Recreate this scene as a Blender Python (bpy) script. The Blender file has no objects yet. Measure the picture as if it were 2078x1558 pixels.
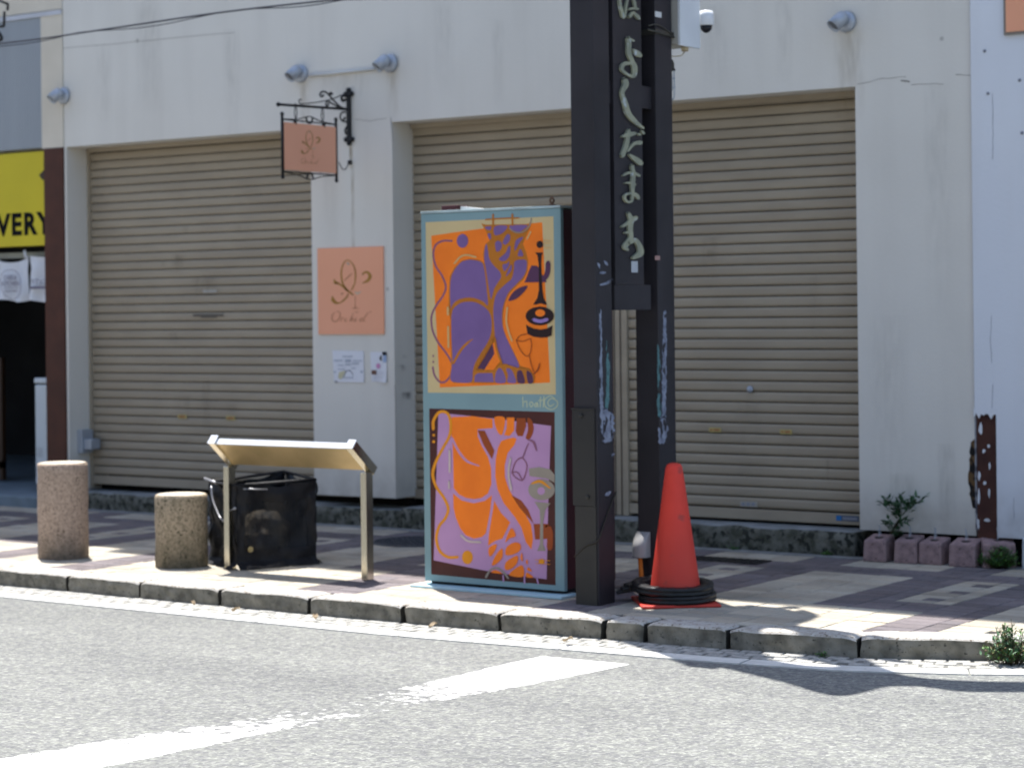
import bpy, bmesh, math, random
from mathutils import Vector, Matrix, noise
from mathutils.geometry import tessellate_polygon
random.seed(7)
SC = bpy.context.scene
COL = SC.collection
PI = math.pi

# ---------------------------------------------------------------- camera
F_, YAW, ROLL, HY, EYE = 4344.4, 0.61434, -0.011122, 633.6, 1.48     # focal length in photo pixels, yaw, roll, horizon row, eye height
fw = Vector((-math.sin(YAW), math.cos(YAW), 0)); ri = Vector((math.cos(YAW), math.sin(YAW), 0)); up = Vector((0, 0, 1))
RV = math.cos(ROLL) * ri + math.sin(ROLL) * up; UV = -math.sin(ROLL) * ri + math.cos(ROLL) * up
cam = bpy.data.cameras.new('camera'); co = bpy.data.objects.new('camera', cam); COL.objects.link(co)
M = Matrix.Identity(4)
for i in range(3):
    M[i][0] = RV[i]; M[i][1] = UV[i]; M[i][2] = -fw[i]
M[2][3] = EYE
co.matrix_world = M
cam.sensor_width = 36; cam.lens = F_ / 2078 * 36; cam.shift_y = -(779 - HY) / 2078
cam.clip_end = 1000; cam.clip_start = 0.05
cam.dof.use_dof = True; cam.dof.focus_distance = 7.6; cam.dof.aperture_fstop = 3.7
SC.camera = co

# ---------------------------------------------------------------- sky, sun, exposure
SUN = Vector((-0.26, 0.195, 1.0)).normalized()
w = bpy.data.worlds.new('World'); SC.world = w; w.use_nodes = True
nt = w.node_tree; bg = nt.nodes['Background']
sky = nt.nodes.new('ShaderNodeTexSky'); sky.sky_type = 'NISHITA'; sky.sun_disc = False
sky.sun_elevation = math.asin(SUN.z); sky.sun_rotation = math.atan2(SUN.x, SUN.y)
sky.air_density = 1.0; sky.dust_density = 1.6; sky.ozone_density = 1.0
nt.links.new(sky.outputs[0], bg.inputs[0]); bg.inputs[1].default_value = 0.12
sl = bpy.data.lights.new('sun', 'SUN'); sl.energy = 5.0; sl.angle = math.radians(0.53); sl.color = (1, 0.968, 0.915)
so = bpy.data.objects.new('sun', sl); COL.objects.link(so)
so.rotation_euler = (-SUN).to_track_quat('-Z', 'Y').to_euler(); so.location = (0, 0, 20)
SC.view_settings.view_transform = 'Standard'; SC.view_settings.look = 'None'
SC.view_settings.exposure = 1.19; SC.view_settings.gamma = 1.0

# ---------------------------------------------------------------- measuring helpers: a photo position on a known real plane
def _ray(x, y): return F_ * fw + (x - 1039) * RV - (y - HY) * UV
C0 = Vector((0, 0, EYE))
def gz(x, y, z=0.0): d = _ray(x, y); return C0 + d * ((z - EYE) / d.z)
def fy(x, y, Y): d = _ray(x, y); return C0 + d * (Y / d.y)
def fx(x, y, X): d = _ray(x, y); return C0 + d * (X / d.x)

# ---------------------------------------------------------------- materials
MATS = {}
def mat(name, c1, c2=None, scale=6.0, rough=0.7, bump=0.0, bscale=60.0, metal=0.0, detail=6.0, stretch=(1, 1, 1), dirt=None, speck=None,
        lo=0.35, hi=0.65, rough2=None, spec=0.28, coat=0.0, bdist=0.01):
    if name in MATS: return MATS[name]
    m = bpy.data.materials.new(name); m.use_nodes = True; n = m.node_tree.nodes; l = m.node_tree.links
    b = n['Principled BSDF']; b.inputs['Roughness'].default_value = rough; b.inputs['Metallic'].default_value = metal
    b.inputs['Specular IOR Level'].default_value = spec
    if coat: b.inputs['Coat Weight'].default_value = coat; b.inputs['Coat Roughness'].default_value = 0.15
    tc = n.new('ShaderNodeTexCoord'); mp = n.new('ShaderNodeMapping'); mp.inputs['Scale'].default_value = stretch
    l.new(tc.outputs['Object'], mp.inputs[0])
    if c2 is None: c2 = tuple(v * 0.86 for v in c1)
    tx = n.new('ShaderNodeTexNoise'); tx.inputs['Scale'].default_value = scale; tx.inputs['Detail'].default_value = detail
    l.new(mp.outputs[0], tx.inputs[0])
    r = n.new('ShaderNodeValToRGB'); r.color_ramp.elements[0].position = lo; r.color_ramp.elements[1].position = hi
    r.color_ramp.elements[0].color = (*c2, 1); r.color_ramp.elements[1].color = (*c1, 1)
    l.new(tx.outputs[0], r.inputs[0]); out = r.outputs[0]
    if speck:      # (colour, scale, threshold)
        t2 = n.new('ShaderNodeTexNoise'); t2.inputs['Scale'].default_value = speck[1]; t2.inputs['Detail'].default_value = 3
        l.new(tc.outputs['Object'], t2.inputs[0])
        r2 = n.new('ShaderNodeValToRGB'); r2.color_ramp.elements[0].position = speck[2]; r2.color_ramp.elements[1].position = speck[2] + 0.09
        l.new(t2.outputs[0], r2.inputs[0]); mx = n.new('ShaderNodeMixRGB'); l.new(r2.outputs[0], mx.inputs[0])
        l.new(out, mx.inputs[1]); mx.inputs[2].default_value = (*speck[0], 1); out = mx.outputs[0]
    if dirt:       # (colour, z0, z1, scale): stains that thin out between heights z0 and z1
        sp = n.new('ShaderNodeSeparateXYZ'); l.new(tc.outputs['Object'], sp.inputs[0])
        mr = n.new('ShaderNodeMapRange'); mr.inputs[1].default_value = dirt[1]; mr.inputs[2].default_value = dirt[2]
        mr.inputs[3].default_value = 1; mr.inputs[4].default_value = 0; l.new(sp.outputs[2], mr.inputs[0])
        t3 = n.new('ShaderNodeTexNoise'); t3.inputs['Scale'].default_value = dirt[3]; t3.inputs['Detail'].default_value = 8
        l.new(mp.outputs[0], t3.inputs[0])
        ml = n.new('ShaderNodeMath'); ml.operation = 'MULTIPLY'; l.new(mr.outputs[0], ml.inputs[0]); l.new(t3.outputs[0], ml.inputs[1])
        ad = n.new('ShaderNodeMath'); ad.operation = 'MULTIPLY'; ad.inputs[1].default_value = dirt[4] if len(dirt) > 4 else 1.5; ad.use_clamp = True; l.new(ml.outputs[0], ad.inputs[0])
        mx = n.new('ShaderNodeMixRGB'); l.new(ad.outputs[0], mx.inputs[0]); l.new(out, mx.inputs[1]); mx.inputs[2].default_value = (*dirt[0], 1); out = mx.outputs[0]
    l.new(out, b.inputs['Base Color'])
    if rough2 is not None:
        mr = n.new('ShaderNodeMapRange'); mr.inputs[3].default_value = rough2; mr.inputs[4].default_value = rough; l.new(tx.outputs[0], mr.inputs[0]); l.new(mr.outputs[0], b.inputs['Roughness'])
    if bump:
        t4 = n.new('ShaderNodeTexNoise'); t4.inputs['Scale'].default_value = bscale; t4.inputs['Detail'].default_value = 5
        l.new(tc.outputs['Object'], t4.inputs[0]); bp = n.new('ShaderNodeBump'); bp.inputs['Strength'].default_value = bump; bp.inputs['Distance'].default_value = bdist
        l.new(t4.outputs[0], bp.inputs['Height']); l.new(bp.outputs[0], b.inputs['Normal'])
    MATS[name] = m; return m

def wall_mat(name, base, tint, streak=0.5):
    m = mat(name, base, tint, scale=1.3, rough=0.85, bump=0.12, bscale=45, lo=0.3, hi=0.7, dirt=((0.20, 0.18, 0.15), 0.12, 0.50, 9.0, 0.9))
    n = m.node_tree.nodes; l = m.node_tree.links; b = n['Principled BSDF']
    src = b.inputs['Base Color'].links[0].from_socket
    tc = n.new('ShaderNodeTexCoord'); mp = n.new('ShaderNodeMapping'); mp.inputs['Scale'].default_value = (3.2, 3.2, 0.30); l.new(tc.outputs['Object'], mp.inputs[0])
    t = n.new('ShaderNodeTexNoise'); t.inputs['Scale'].default_value = 1.6; t.inputs['Detail'].default_value = 7; l.new(mp.outputs[0], t.inputs[0])
    r = n.new('ShaderNodeValToRGB'); r.color_ramp.elements[0].position = 0.46; r.color_ramp.elements[1].position = 0.9
    r.color_ramp.elements[1].color = (streak, streak, streak, 1); r.color_ramp.elements[0].color = (0, 0, 0, 1); l.new(t.outputs[0], r.inputs[0])
    mx = n.new('ShaderNodeMixRGB'); l.new(r.outputs[0], mx.inputs[0]); l.new(src, mx.inputs[1]); mx.inputs[2].default_value = (0.40, 0.37, 0.33, 1)
    # small dark pits and marks
    t2 = n.new('ShaderNodeTexVoronoi'); t2.inputs['Scale'].default_value = 3.1; l.new(tc.outputs['Object'], t2.inputs[0])
    r2 = n.new('ShaderNodeValToRGB'); r2.color_ramp.elements[0].position = 0.03; r2.color_ramp.elements[1].position = 0.06
    r2.color_ramp.elements[0].color = (0.45, 0.45, 0.45, 1); r2.color_ramp.elements[1].color = (0, 0, 0, 1); l.new(t2.outputs['Distance'], r2.inputs[0])
    mx2 = n.new('ShaderNodeMixRGB'); l.new(r2.outputs[0], mx2.inputs[0]); l.new(mx.outputs[0], mx2.inputs[1]); mx2.inputs[2].default_value = (0.12, 0.11, 0.10, 1)
    l.new(mx2.outputs[0], b.inputs['Base Color'])
    return m

W_WHITE = wall_mat('white render', (0.70, 0.675, 0.62), (0.65, 0.625, 0.57), 0.18)
W_RIGHT = wall_mat('blue white paint', (0.70, 0.725, 0.77), (0.66, 0.685, 0.735), 0.16)
W_CREAM = mat('cream paint', (0.66, 0.60, 0.50), (0.60, 0.545, 0.45), 3, 0.8, 0.08, 40)
BROWN = mat('brown steel paint', (0.085, 0.028, 0.016), (0.06, 0.020, 0.012), 5, 0.6, 0.06, 90)
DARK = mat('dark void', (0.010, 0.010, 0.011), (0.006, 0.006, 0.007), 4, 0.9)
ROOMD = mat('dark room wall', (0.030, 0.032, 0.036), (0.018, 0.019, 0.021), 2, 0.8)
SHUT = mat('beige shutter enamel', (0.355, 0.302, 0.225), (0.31, 0.262, 0.195), 2.6, 0.65, 0.03, 14, stretch=(1, 1, 3), speck=((0.275, 0.235, 0.175), 5.0, 0.70), spec=.3, dirt=((0.22, 0.185, 0.14), .15, .55, 7, .5), rough2=.45)
GAP = mat('shutter gap shade', (0.055, 0.043, 0.031), (0.035, 0.028, 0.02), 12, 0.8)  # shade in the slat gaps and rail grooves, painted as a dark colour
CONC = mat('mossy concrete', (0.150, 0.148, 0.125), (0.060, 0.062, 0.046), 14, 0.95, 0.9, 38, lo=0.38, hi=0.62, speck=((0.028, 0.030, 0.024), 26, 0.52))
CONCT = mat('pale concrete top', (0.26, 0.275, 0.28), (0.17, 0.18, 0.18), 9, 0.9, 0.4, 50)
CONCB = mat('blue grey step concrete', (0.17, 0.215, 0.25), (0.12, 0.15, 0.175), 6, 0.85, 0.2, 50)
BLACKM = mat('black iron', (0.012, 0.012, 0.014), (0.008, 0.008, 0.010), 20, 0.45, 0.15, 90)
SALM = mat('salmon sign enamel', (0.84, 0.385, 0.235), (0.81, 0.37, 0.22), 2, 0.5)
SALM2 = mat('salmon hanging sign', (0.88, 0.43, 0.28), (0.85, 0.41, 0.265), 2, 0.5)
GOLD = mat('gold lettering', (0.40, 0.215, 0.035), (0.32, 0.14, 0.024), 22, 0.4)
GOLD2 = mat('pale gold lettering', (0.42, 0.17, 0.075), (0.38, 0.15, 0.06), 12, 0.5)
GOLDW = mat('gold highlight', (0.60, 0.47, 0.34), None, 5, 0.5)
STEELW = mat('silver lamp housing', (0.42, 0.46, 0.52), (0.34, 0.375, 0.43), 8, 0.38, metal=0.35)
SENSE = mat('lamp glass', (0.12, 0.13, 0.15), None, 8, 0.12)

def obj(name, bm, m, parent=None, root=None, smooth=False):
    me = bpy.data.meshes.new(name)
    bmesh.ops.recalc_face_normals(bm, faces=bm.faces[:])
    bm.to_mesh(me); bm.free()
    for mm in (m if isinstance(m, (list, tuple)) else [m]): me.materials.append(mm)
    o = bpy.data.objects.new(name, me); COL.objects.link(o)
    if parent is not None:
        r = root or parent
        while r.parent: r = r.parent
        me.transform(Matrix.Translation(-Vector(r.location)))
        o.parent = parent
    if smooth:
        for p in me.polygons: p.use_smooth = True
    return o
def tag(o, label=None, cat=None, group=None, kind=None):
    if label: o['label'] = label
    if cat: o['category'] = cat
    if group: o['group'] = group
    if kind: o['kind'] = kind
    return o
def thing(name, loc, label, cat, group=None, rz=0):
    o = bpy.data.objects.new(name, None); COL.objects.link(o); o.location = loc; o.rotation_euler = (0, 0, rz); o.empty_display_size = 0.1
    return tag(o, label, cat, group)
def struct(name, bm, m, smooth=False):
    o = obj(name, bm, m, smooth=smooth); o['kind'] = 'structure'; return o
def place(o, loc, rz=0):         # things whose parts were built around the world origin
    o.location = loc; o.rotation_euler = (0, 0, rz)
def dup(root, loc, rz, label, scale=None):
    r = root.copy(); COL.objects.link(r); r.location = loc; r.rotation_euler = (0, 0, rz); r['label'] = label
    if scale: r.scale = scale
    for ch in list(root.children):
        c = ch.copy(); COL.objects.link(c); c.parent = r
        for g in list(ch.children):
            d = g.copy(); COL.objects.link(d); d.parent = c
    return r

# ---------------------------------------------------------------- mesh helpers
B = bmesh.new
def box(bm, x0, x1, y0, y1, z0, z1, mi=0, bev=0.0):
    vs = [bm.verts.new((x, y, z)) for z in (z0, z1) for y in (y0, y1) for x in (x0, x1)]
    fs = [bm.faces.new([vs[i] for i in q]) for q in ((0, 2, 3, 1), (4, 5, 7, 6), (0, 1, 5, 4), (2, 6, 7, 3), (0, 4, 6, 2), (1, 3, 7, 5))]
    for f in fs: f.material_index = mi
    if bev: bmesh.ops.bevel(bm, geom=list({e for f in fs for e in f.edges}), offset=bev, segments=2, affect='EDGES', profile=0.5)
    return bm
def xbox(bm, m4, sx, sy, sz, mi=0, bev=0.0):
    b2 = B(); box(b2, -sx / 2, sx / 2, -sy / 2, sy / 2, -sz / 2, sz / 2, mi, bev); b2.transform(m4); merge(bm, b2); return bm
def merge(bm, b2):
    me = bpy.data.meshes.new('tmp'); b2.to_mesh(me); b2.free(); bm.from_mesh(me); bpy.data.meshes.remove(me)
def cr(pts, n=6, closed=False):
    P = [Vector(p) for p in pts]; out = []; L = len(P)
    rng = range(L if closed else L - 1)
    for i in rng:
        p1 = P[i]; p2 = P[(i + 1) % L]
        p0 = P[(i - 1) % L] if (closed or i > 0) else p1 * 2 - p2
        p3 = P[(i + 2) % L] if (closed or i + 2 < L) else p2 * 2 - p1
        for k in range(n):
            t = k / n
            out.append(0.5 * ((2 * p1) + (p2 - p0) * t + (2 * p0 - 5 * p1 + 4 * p2 - p3) * t * t + (3 * p1 - p0 - 3 * p2 + p3) * t ** 3))
    if not closed: out.append(P[-1])
    return out
def tube(bm, pts, r, seg=8, closed=False, mi=0, r2=None):
    P = [Vector(p) for p in pts]; L = len(P); rings = []; up0 = None
    for i, p in enumerate(P):
        a = P[(i - 1) % L] if (closed or i > 0) else p; b = P[(i + 1) % L] if (closed or i < L - 1) else p
        t = (b - a)
        if t.length < 1e-9: t = Vector((0, 0, 1))
        t.normalize()
        if up0 is None:
            up0 = Vector((0, 0, 1)) if abs(t.z) < 0.9 else Vector((1, 0, 0))
        s = t.cross(up0).normalized(); u = s.cross(t).normalized(); up0 = u
        rr = r if r2 is None else r + (r2 - r) * i / (L - 1)
        rings.append([bm.verts.new(p + s * math.cos(2 * PI * k / seg) * rr + u * math.sin(2 * PI * k / seg) * rr) for k in range(seg)])
    for i in range(L if closed else L - 1):
        A = rings[i]; Bq = rings[(i + 1) % L]
        for k in range(seg):
            f = bm.faces.new((A[k], A[(k + 1) % seg], Bq[(k + 1) % seg], Bq[k])); f.material_index = mi; f.smooth = True
    if not closed:
        bm.faces.new(rings[0]).material_index = mi; bm.faces.new(rings[-1][::-1]).material_index = mi
    return bm
def lathe(bm, prof, c=(0, 0, 0), seg=48, mi=0, jit=0.0, axis=None):
    rings = []
    for r, z in prof:
        ring = []
        for k in range(seg):
            a = 2 * PI * k / seg; rr = r
            v = Vector((rr * math.cos(a), rr * math.sin(a), z))
            if jit: v += Vector((math.cos(a), math.sin(a), 0)) * jit * noise.noise(v * 9)
            if axis is not None: v = axis @ v
            ring.append(bm.verts.new(v + Vector(c)))
        rings.append(ring)
    for A, Bq in zip(rings, rings[1:]):
        for k in range(seg):
            f = bm.faces.new((A[k], A[(k + 1) % seg], Bq[(k + 1) % seg], Bq[k])); f.smooth = True; f.material_index = mi
    bm.faces.new(rings[0][::-1]).material_index = mi; bm.faces.new(rings[-1]).material_index = mi
    return bm
def poly(bm, pts, mi=0, thick=None):
    P = [Vector(p) for p in pts]; tri = tessellate_polygon([P])
    vs = [bm.verts.new(p) for p in P]
    for t in tri:
        try: bm.faces.new([vs[i] for i in t]).material_index = mi
        except ValueError: pass
    if thick is not None:
        T = Vector(thick); v2 = [bm.verts.new(p + T) for p in P]
        for t in tri:
            try: bm.faces.new([v2[i] for i in t][::-1]).material_index = mi
            except ValueError: pass
        for i in range(len(P)):
            j = (i + 1) % len(P); bm.faces.new((vs[i], vs[j], v2[j], v2[i])).material_index = mi
    return bm
def ribbon(bm, pts, f, mi=0, thick=None, n=6, grow=0.0):
    """pts: (x, y, width) in trace units; f maps (x, y, k) to 3-D"""
    P = cr([(p[0], p[1], p[2]) for p in pts], n); L = []; R = []
    for i, p in enumerate(P):
        a = P[max(i - 1, 0)]; b = P[min(i + 1, len(P) - 1)]
        d = Vector((b.x - a.x, b.y - a.y)); d = d.normalized() if d.length > 1e-6 else Vector((1, 0)); nn = Vector((-d.y, d.x))
        h = max(p.z, 1.0) / 2
        L.append(Vector(f(p.x + nn.x * h, p.y + nn.y * h, i * grow))); R.append(Vector(f(p.x - nn.x * h, p.y - nn.y * h, i * grow)))
    # round ends
    def cap(p, q, h):
        d = Vector((p.x - q.x, p.y - q.y)); d = d.normalized() if d.length > 1e-6 else Vector((1, 0)); nn = Vector((-d.y, d.x))
        return [Vector(f(p.x + (nn.x * math.cos(a) + d.x * math.sin(a)) * h, p.y + (nn.y * math.cos(a) + d.y * math.sin(a)) * h, 0)) for a in (PI * .2, PI * .4, PI * .6, PI * .8)]
    out = R + cap(P[-1], P[-2], max(P[-1].z, 1) / 2)[::-1][::-1] + L[::-1] + cap(P[0], P[1], max(P[0].z, 1) / 2)
    # quads for the body, fans for the caps
    T = Vector(thick) if thick is not None else None
    vl = [bm.verts.new(v) for v in L]; vr = [bm.verts.new(v) for v in R]
    c1 = [bm.verts.new(v) for v in cap(P[-1], P[-2], max(P[-1].z, 1) / 2)]; c0 = [bm.verts.new(v) for v in cap(P[0], P[1], max(P[0].z, 1) / 2)]
    for i in range(len(vl) - 1): bm.faces.new((vl[i], vr[i], vr[i + 1], vl[i + 1])).material_index = mi
    bm.faces.new([vr[-1]] + c1 + [vl[-1]]).material_index = mi; bm.faces.new([vl[0]] + c0 + [vr[0]]).material_index = mi
    if T is not None:
        loop = [vl[0]] + c0 + vr + c1 + vl[::-1][:-1]
        lo = [bm.verts.new(v.co + T) for v in loop]
        for i in range(len(loop)):
            j = (i + 1) % len(loop); bm.faces.new((loop[i], loop[j], lo[j], lo[i])).material_index = mi
    return bm
def text_bm(body, size, xf, extrude=0.0006, offset=0.0, sx=1.0, align='LEFT', shear=0.0):
    c = bpy.data.curves.new('txt', 'FONT'); c.body = body; c.size = size; c.extrude = extrude; c.offset = offset; c.align_x = align; c.resolution_u = 3; c.shear = shear
    o = bpy.data.objects.new('txt', c); COL.objects.link(o); bpy.context.view_layer.update()
    me = bpy.data.meshes.new_from_object(o.evaluated_get(bpy.context.evaluated_depsgraph_get()))
    bm = B(); bm.from_mesh(me); bm.transform(Matrix.Diagonal((sx, 1, 1, 1))); bm.transform(xf)
    bpy.data.objects.remove(o); bpy.data.curves.remove(c); bpy.data.meshes.remove(me); return bm
def wall_xf(x, y, z):   # text standing on a plane that faces the road (-Y)
    return Matrix.Translation((x, y, z)) @ Matrix.Rotation(PI / 2, 4, 'X')
def side_xf(x, y, z):   # text on a plane facing +X, reading towards +Y
    return Matrix.Translation((x, y, z)) @ Matrix.Rotation(PI / 2, 4, 'Z') @ Matrix.Rotation(PI / 2, 4, 'X')

RZ = -0.092       # road level; the pavement is 0
# ================================================================= GROUND
def asphalt():
    m = bpy.data.materials.new('asphalt'); m.use_nodes = True; n = m.node_tree.nodes; l = m.node_tree.links; b = n['Principled BSDF']
    b.inputs['Roughness'].default_value = 0.82; b.inputs['Specular IOR Level'].default_value = 0.35
    tc = n.new('ShaderNodeTexCoord')
    v = n.new('ShaderNodeTexVoronoi'); v.inputs['Scale'].default_value = 95; l.new(tc.outputs['Object'], v.inputs[0])
    r = n.new('ShaderNodeValToRGB'); e = r.color_ramp.elements
    e[0].position = 0; e[0].color = (0.100, 0.102, 0.102, 1); e[1].position = 1; e[1].color = (0.235, 0.237, 0.228, 1)
    x = e.new(0.55); x.color = (0.134, 0.136, 0.133, 1); l.new(v.outputs['Color'], r.inputs[0])
    t = n.new('ShaderNodeTexNoise'); t.inputs['Scale'].default_value = 30; t.inputs['Detail'].default_value = 5; l.new(tc.outputs['Object'], t.inputs[0])
    r2 = n.new('ShaderNodeValToRGB'); r2.color_ramp.elements[0].position = 0.35; r2.color_ramp.elements[0].color = (0.78, 0.78, 0.81, 1); r2.color_ramp.elements[1].position = 0.65; r2.color_ramp.elements[1].color = (1.20, 1.22, 1.14, 1)
    l.new(t.outputs[0], r2.inputs[0]); mx = n.new('ShaderNodeMixRGB'); mx.blend_type = 'MULTIPLY'; mx.inputs[0].default_value = 1; l.new(r.outputs[0], mx.inputs[1]); l.new(r2.outputs[0], mx.inputs[2])
    t3 = n.new('ShaderNodeTexNoise'); t3.inputs['Scale'].default_value = 0.9; t3.inputs['Detail'].default_value = 9; t3.inputs['Roughness'].default_value = .62; m3 = n.new('ShaderNodeMapping'); m3.inputs['Scale'].default_value = (.45, 1.3, 1); l.new(tc.outputs['Object'], m3.inputs[0]); l.new(m3.outputs[0], t3.inputs[0])
    r3 = n.new('ShaderNodeValToRGB'); r3.color_ramp.elements[0].position = 0.3; r3.color_ramp.elements[0].color = (0.80, 0.80, 0.82, 1); r3.color_ramp.elements[1].position = 0.66; r3.color_ramp.elements[1].color = (1.10, 1.10, 1.09, 1)
    l.new(t3.outputs[0], r3.inputs[0]); mx2 = n.new('ShaderNodeMixRGB'); mx2.blend_type = 'MULTIPLY'; mx2.inputs[0].default_value = 1; l.new(mx.outputs[0], mx2.inputs[1]); l.new(r3.outputs[0], mx2.inputs[2])
    l.new(mx2.outputs[0], b.inputs['Base Color'])
    bp = n.new('ShaderNodeBump'); bp.inputs['Strength'].default_value = 0.35; bp.inputs['Distance'].default_value = 0.004; l.new(v.outputs['Distance'], bp.inputs['Height'])
    bp2 = n.new('ShaderNodeBump'); bp2.inputs['Strength'].default_value = 0.4; bp2.inputs['Distance'].default_value = 0.008; l.new(t.outputs[0], bp2.inputs['Height']); l.new(bp.outputs[0], bp2.inputs['Normal']); l.new(bp2.outputs[0], b.inputs['Normal'])
    return m
bm = B(); vs = [bm.verts.new(p) for p in ((-250, -250, RZ), (250, -250, RZ), (250, 250, RZ), (-250, 250, RZ))]; bm.faces.new(vs)
struct('road', bm, asphalt())

# kerb line (front top edge), pavement level
KP = [(-40, 8.53), (-20, 8.53), (-12, 8.52), (-9, 8.53), (-7.4, 8.53), (-6.6, 8.53), (-6.1, 8.56), (-5.5, 8.61), (-4.9, 8.65), (-4.3, 8.73), (-3.85, 8.91), (-3.55, 9.07), (-3.1, 9.38), (-2.5, 9.95), (-2.0, 10.7), (-1.75, 11.6), (-1.7, 14), (-1.7, 40)]
def ky(x):
    for (a, b), (c, d) in zip(KP, KP[1:]):
        if a <= x <= c: return b + (d - b) * (x - a) / (c - a + 1e-9)
    return 99
bm = B()
inner = []
for i, p in enumerate(KP):
    a = Vector(KP[max(i - 1, 0)]); b = Vector(KP[min(i + 1, len(KP) - 1)]); t = (b - a).normalized(); nn = Vector((-t.y, t.x)); inner.append(Vector(p) + nn * 0.15)
poly(bm, [(v.x, v.y, -0.007) for v in inner] + [(-40, 40, -0.007)])
JOINT = mat('paving joint sand', (0.06, 0.056, 0.05), (0.035, 0.033, 0.03), 20, 0.95)
struct('pavement_base', bm, JOINT)

# paving bricks: beige fields, dark courses, frames with dark squares
def brick_mat(name, c1, c2, sc=30):
    m = mat(name, c1, c2, sc, 0.88, 0.35, 120, lo=0.3, hi=0.7)
    n = m.node_tree.nodes; l = m.node_tree.links; b = n['Principled BSDF']; src = b.inputs['Base Color'].links[0].from_socket
    at = n.new('ShaderNodeAttribute'); at.attribute_name = 'tone'; mx = n.new('ShaderNodeMixRGB'); mx.blend_type = 'MULTIPLY'; mx.inputs[0].default_value = 1
    l.new(src, mx.inputs[1]); l.new(at.outputs['Color'], mx.inputs[2])
    tc = n.new('ShaderNodeTexCoord'); t = n.new('ShaderNodeTexNoise'); t.inputs['Scale'].default_value = 1.7; t.inputs['Detail'].default_value = 6; l.new(tc.outputs['Object'], t.inputs[0])
    r = n.new('ShaderNodeValToRGB'); r.color_ramp.elements[0].position = 0.3; r.color_ramp.elements[0].color = (0.78, 0.78, 0.78, 1); r.color_ramp.elements[1].position = 0.62; r.color_ramp.elements[1].color = (1.05, 1.05, 1.05, 1)
    l.new(t.outputs[0], r.inputs[0]); m2 = n.new('ShaderNodeMixRGB'); m2.blend_type = 'MULTIPLY'; m2.inputs[0].default_value = 1; l.new(mx.outputs[0], m2.inputs[1]); l.new(r.outputs[0], m2.inputs[2]); l.new(m2.outputs[0], b.inputs['Base Color'])
    return m
BEI = brick_mat('beige paver', (0.42, 0.38, 0.31), (0.355, 0.32, 0.262)); DPV = brick_mat('dark mauve paver', (0.165, 0.142, 0.146), (0.128, 0.112, 0.118))
U = 0.102; X0, Y0 = -5.60, 9.96
TOPS = [(-13.4, -11.9), (-11.6, -10.95), (-10.7, -10.1), (-9.8, -8.96), (-8.66, -8.05), (-7.42, -6.8), (-6.52, -5.89), (-5.58, -4.98), (-4.67, -4.06), (-3.75, -3.1)]
LOWD = [(-13.5, -13.2), (-12.0, -11.7), (-10.5, -10.2), (-9.56, -9.25), (-7.62, -7.28), (-6.15, -5.85), (-4.39, -4.09), (-2.9, -2.6)]
def beige(i, j):
    X = X0 + (i + .5) * U; k = i % 15
    if j >= 15: return None
    if j >= 12: return any(a < X < b for a, b in TOPS)
    if j >= 9: return False
    if j >= -3:
        if k < 6: return True
        if 9 <= k < 12 and j >= 0: return not (k == 10 and j % 3 == 1)
        return False
    return not any(a < X < b for a, b in LOWD)
bm = B(); cl = bm.loops.layers.float_color.new('tone'); cv = bm.faces.layers.int.new('c')
for j in range(-14, 15):
    i = -110 + (j % 2)
    while i < 34:
        c = beige(i, j); two = beige(i + 1, j) == c
        ln = 2 if two else 1
        xa = X0 + i * U + 0.0036; xb = X0 + (i + ln) * U - 0.0036; ya = Y0 + j * U + 0.0036; yb = Y0 + (j + 1) * U - 0.0036
        if min(ya - ky(xa), ya - ky(xb)) > 0.14:
            h = random.uniform(-0.0012, 0.0012); tx = random.uniform(-.0008, .0008); ty = random.uniform(-.0008, .0008)
            t = random.uniform(0.80, 1.12); tr = random.uniform(-.03, .03)
            e = 0.004
            lo = [bm.verts.new(p) for p in ((xa, ya, -.008), (xb, ya, -.008), (xb, yb, -.008), (xa, yb, -.008))]
            mi = [bm.verts.new(p) for p in ((xa, ya, h - tx - ty - .0025), (xb, ya, h + tx - ty - .0025), (xb, yb, h + tx + ty - .0025), (xa, yb, h - tx + ty - .0025))]
            tp = [bm.verts.new(p) for p in ((xa + e, ya + e, h - tx - ty), (xb - e, ya + e, h + tx - ty), (xb - e, yb - e, h + tx + ty), (xa + e, yb - e, h - tx + ty))]
            fs = [bm.faces.new(tp)]
            for q in range(4):
                fs.append(bm.faces.new((mi[q], mi[(q + 1) % 4], tp[(q + 1) % 4], tp[q]))); fs.append(bm.faces.new((lo[q], lo[(q + 1) % 4], mi[(q + 1) % 4], mi[q])))
            for f in fs:
                f.material_index = 0 if c else 1
                for lp in f.loops: lp[cl] = (t + tr, t, t - tr, 1)
        i += ln
struct('pavement', bm, [BEI, DPV])
# concrete edging strip along the facade
bm = B(); x = -14.0
while x < -2.0:
    box(bm, x + .003, x + .597, 11.495, 11.60, -0.005, 0.003, bev=.002); x += .6
struct('pavement_edging', bm, mat('edging concrete', (0.24, 0.245, 0.24), (0.16, 0.165, 0.165), 10, 0.9, 0.3, 70))

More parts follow.
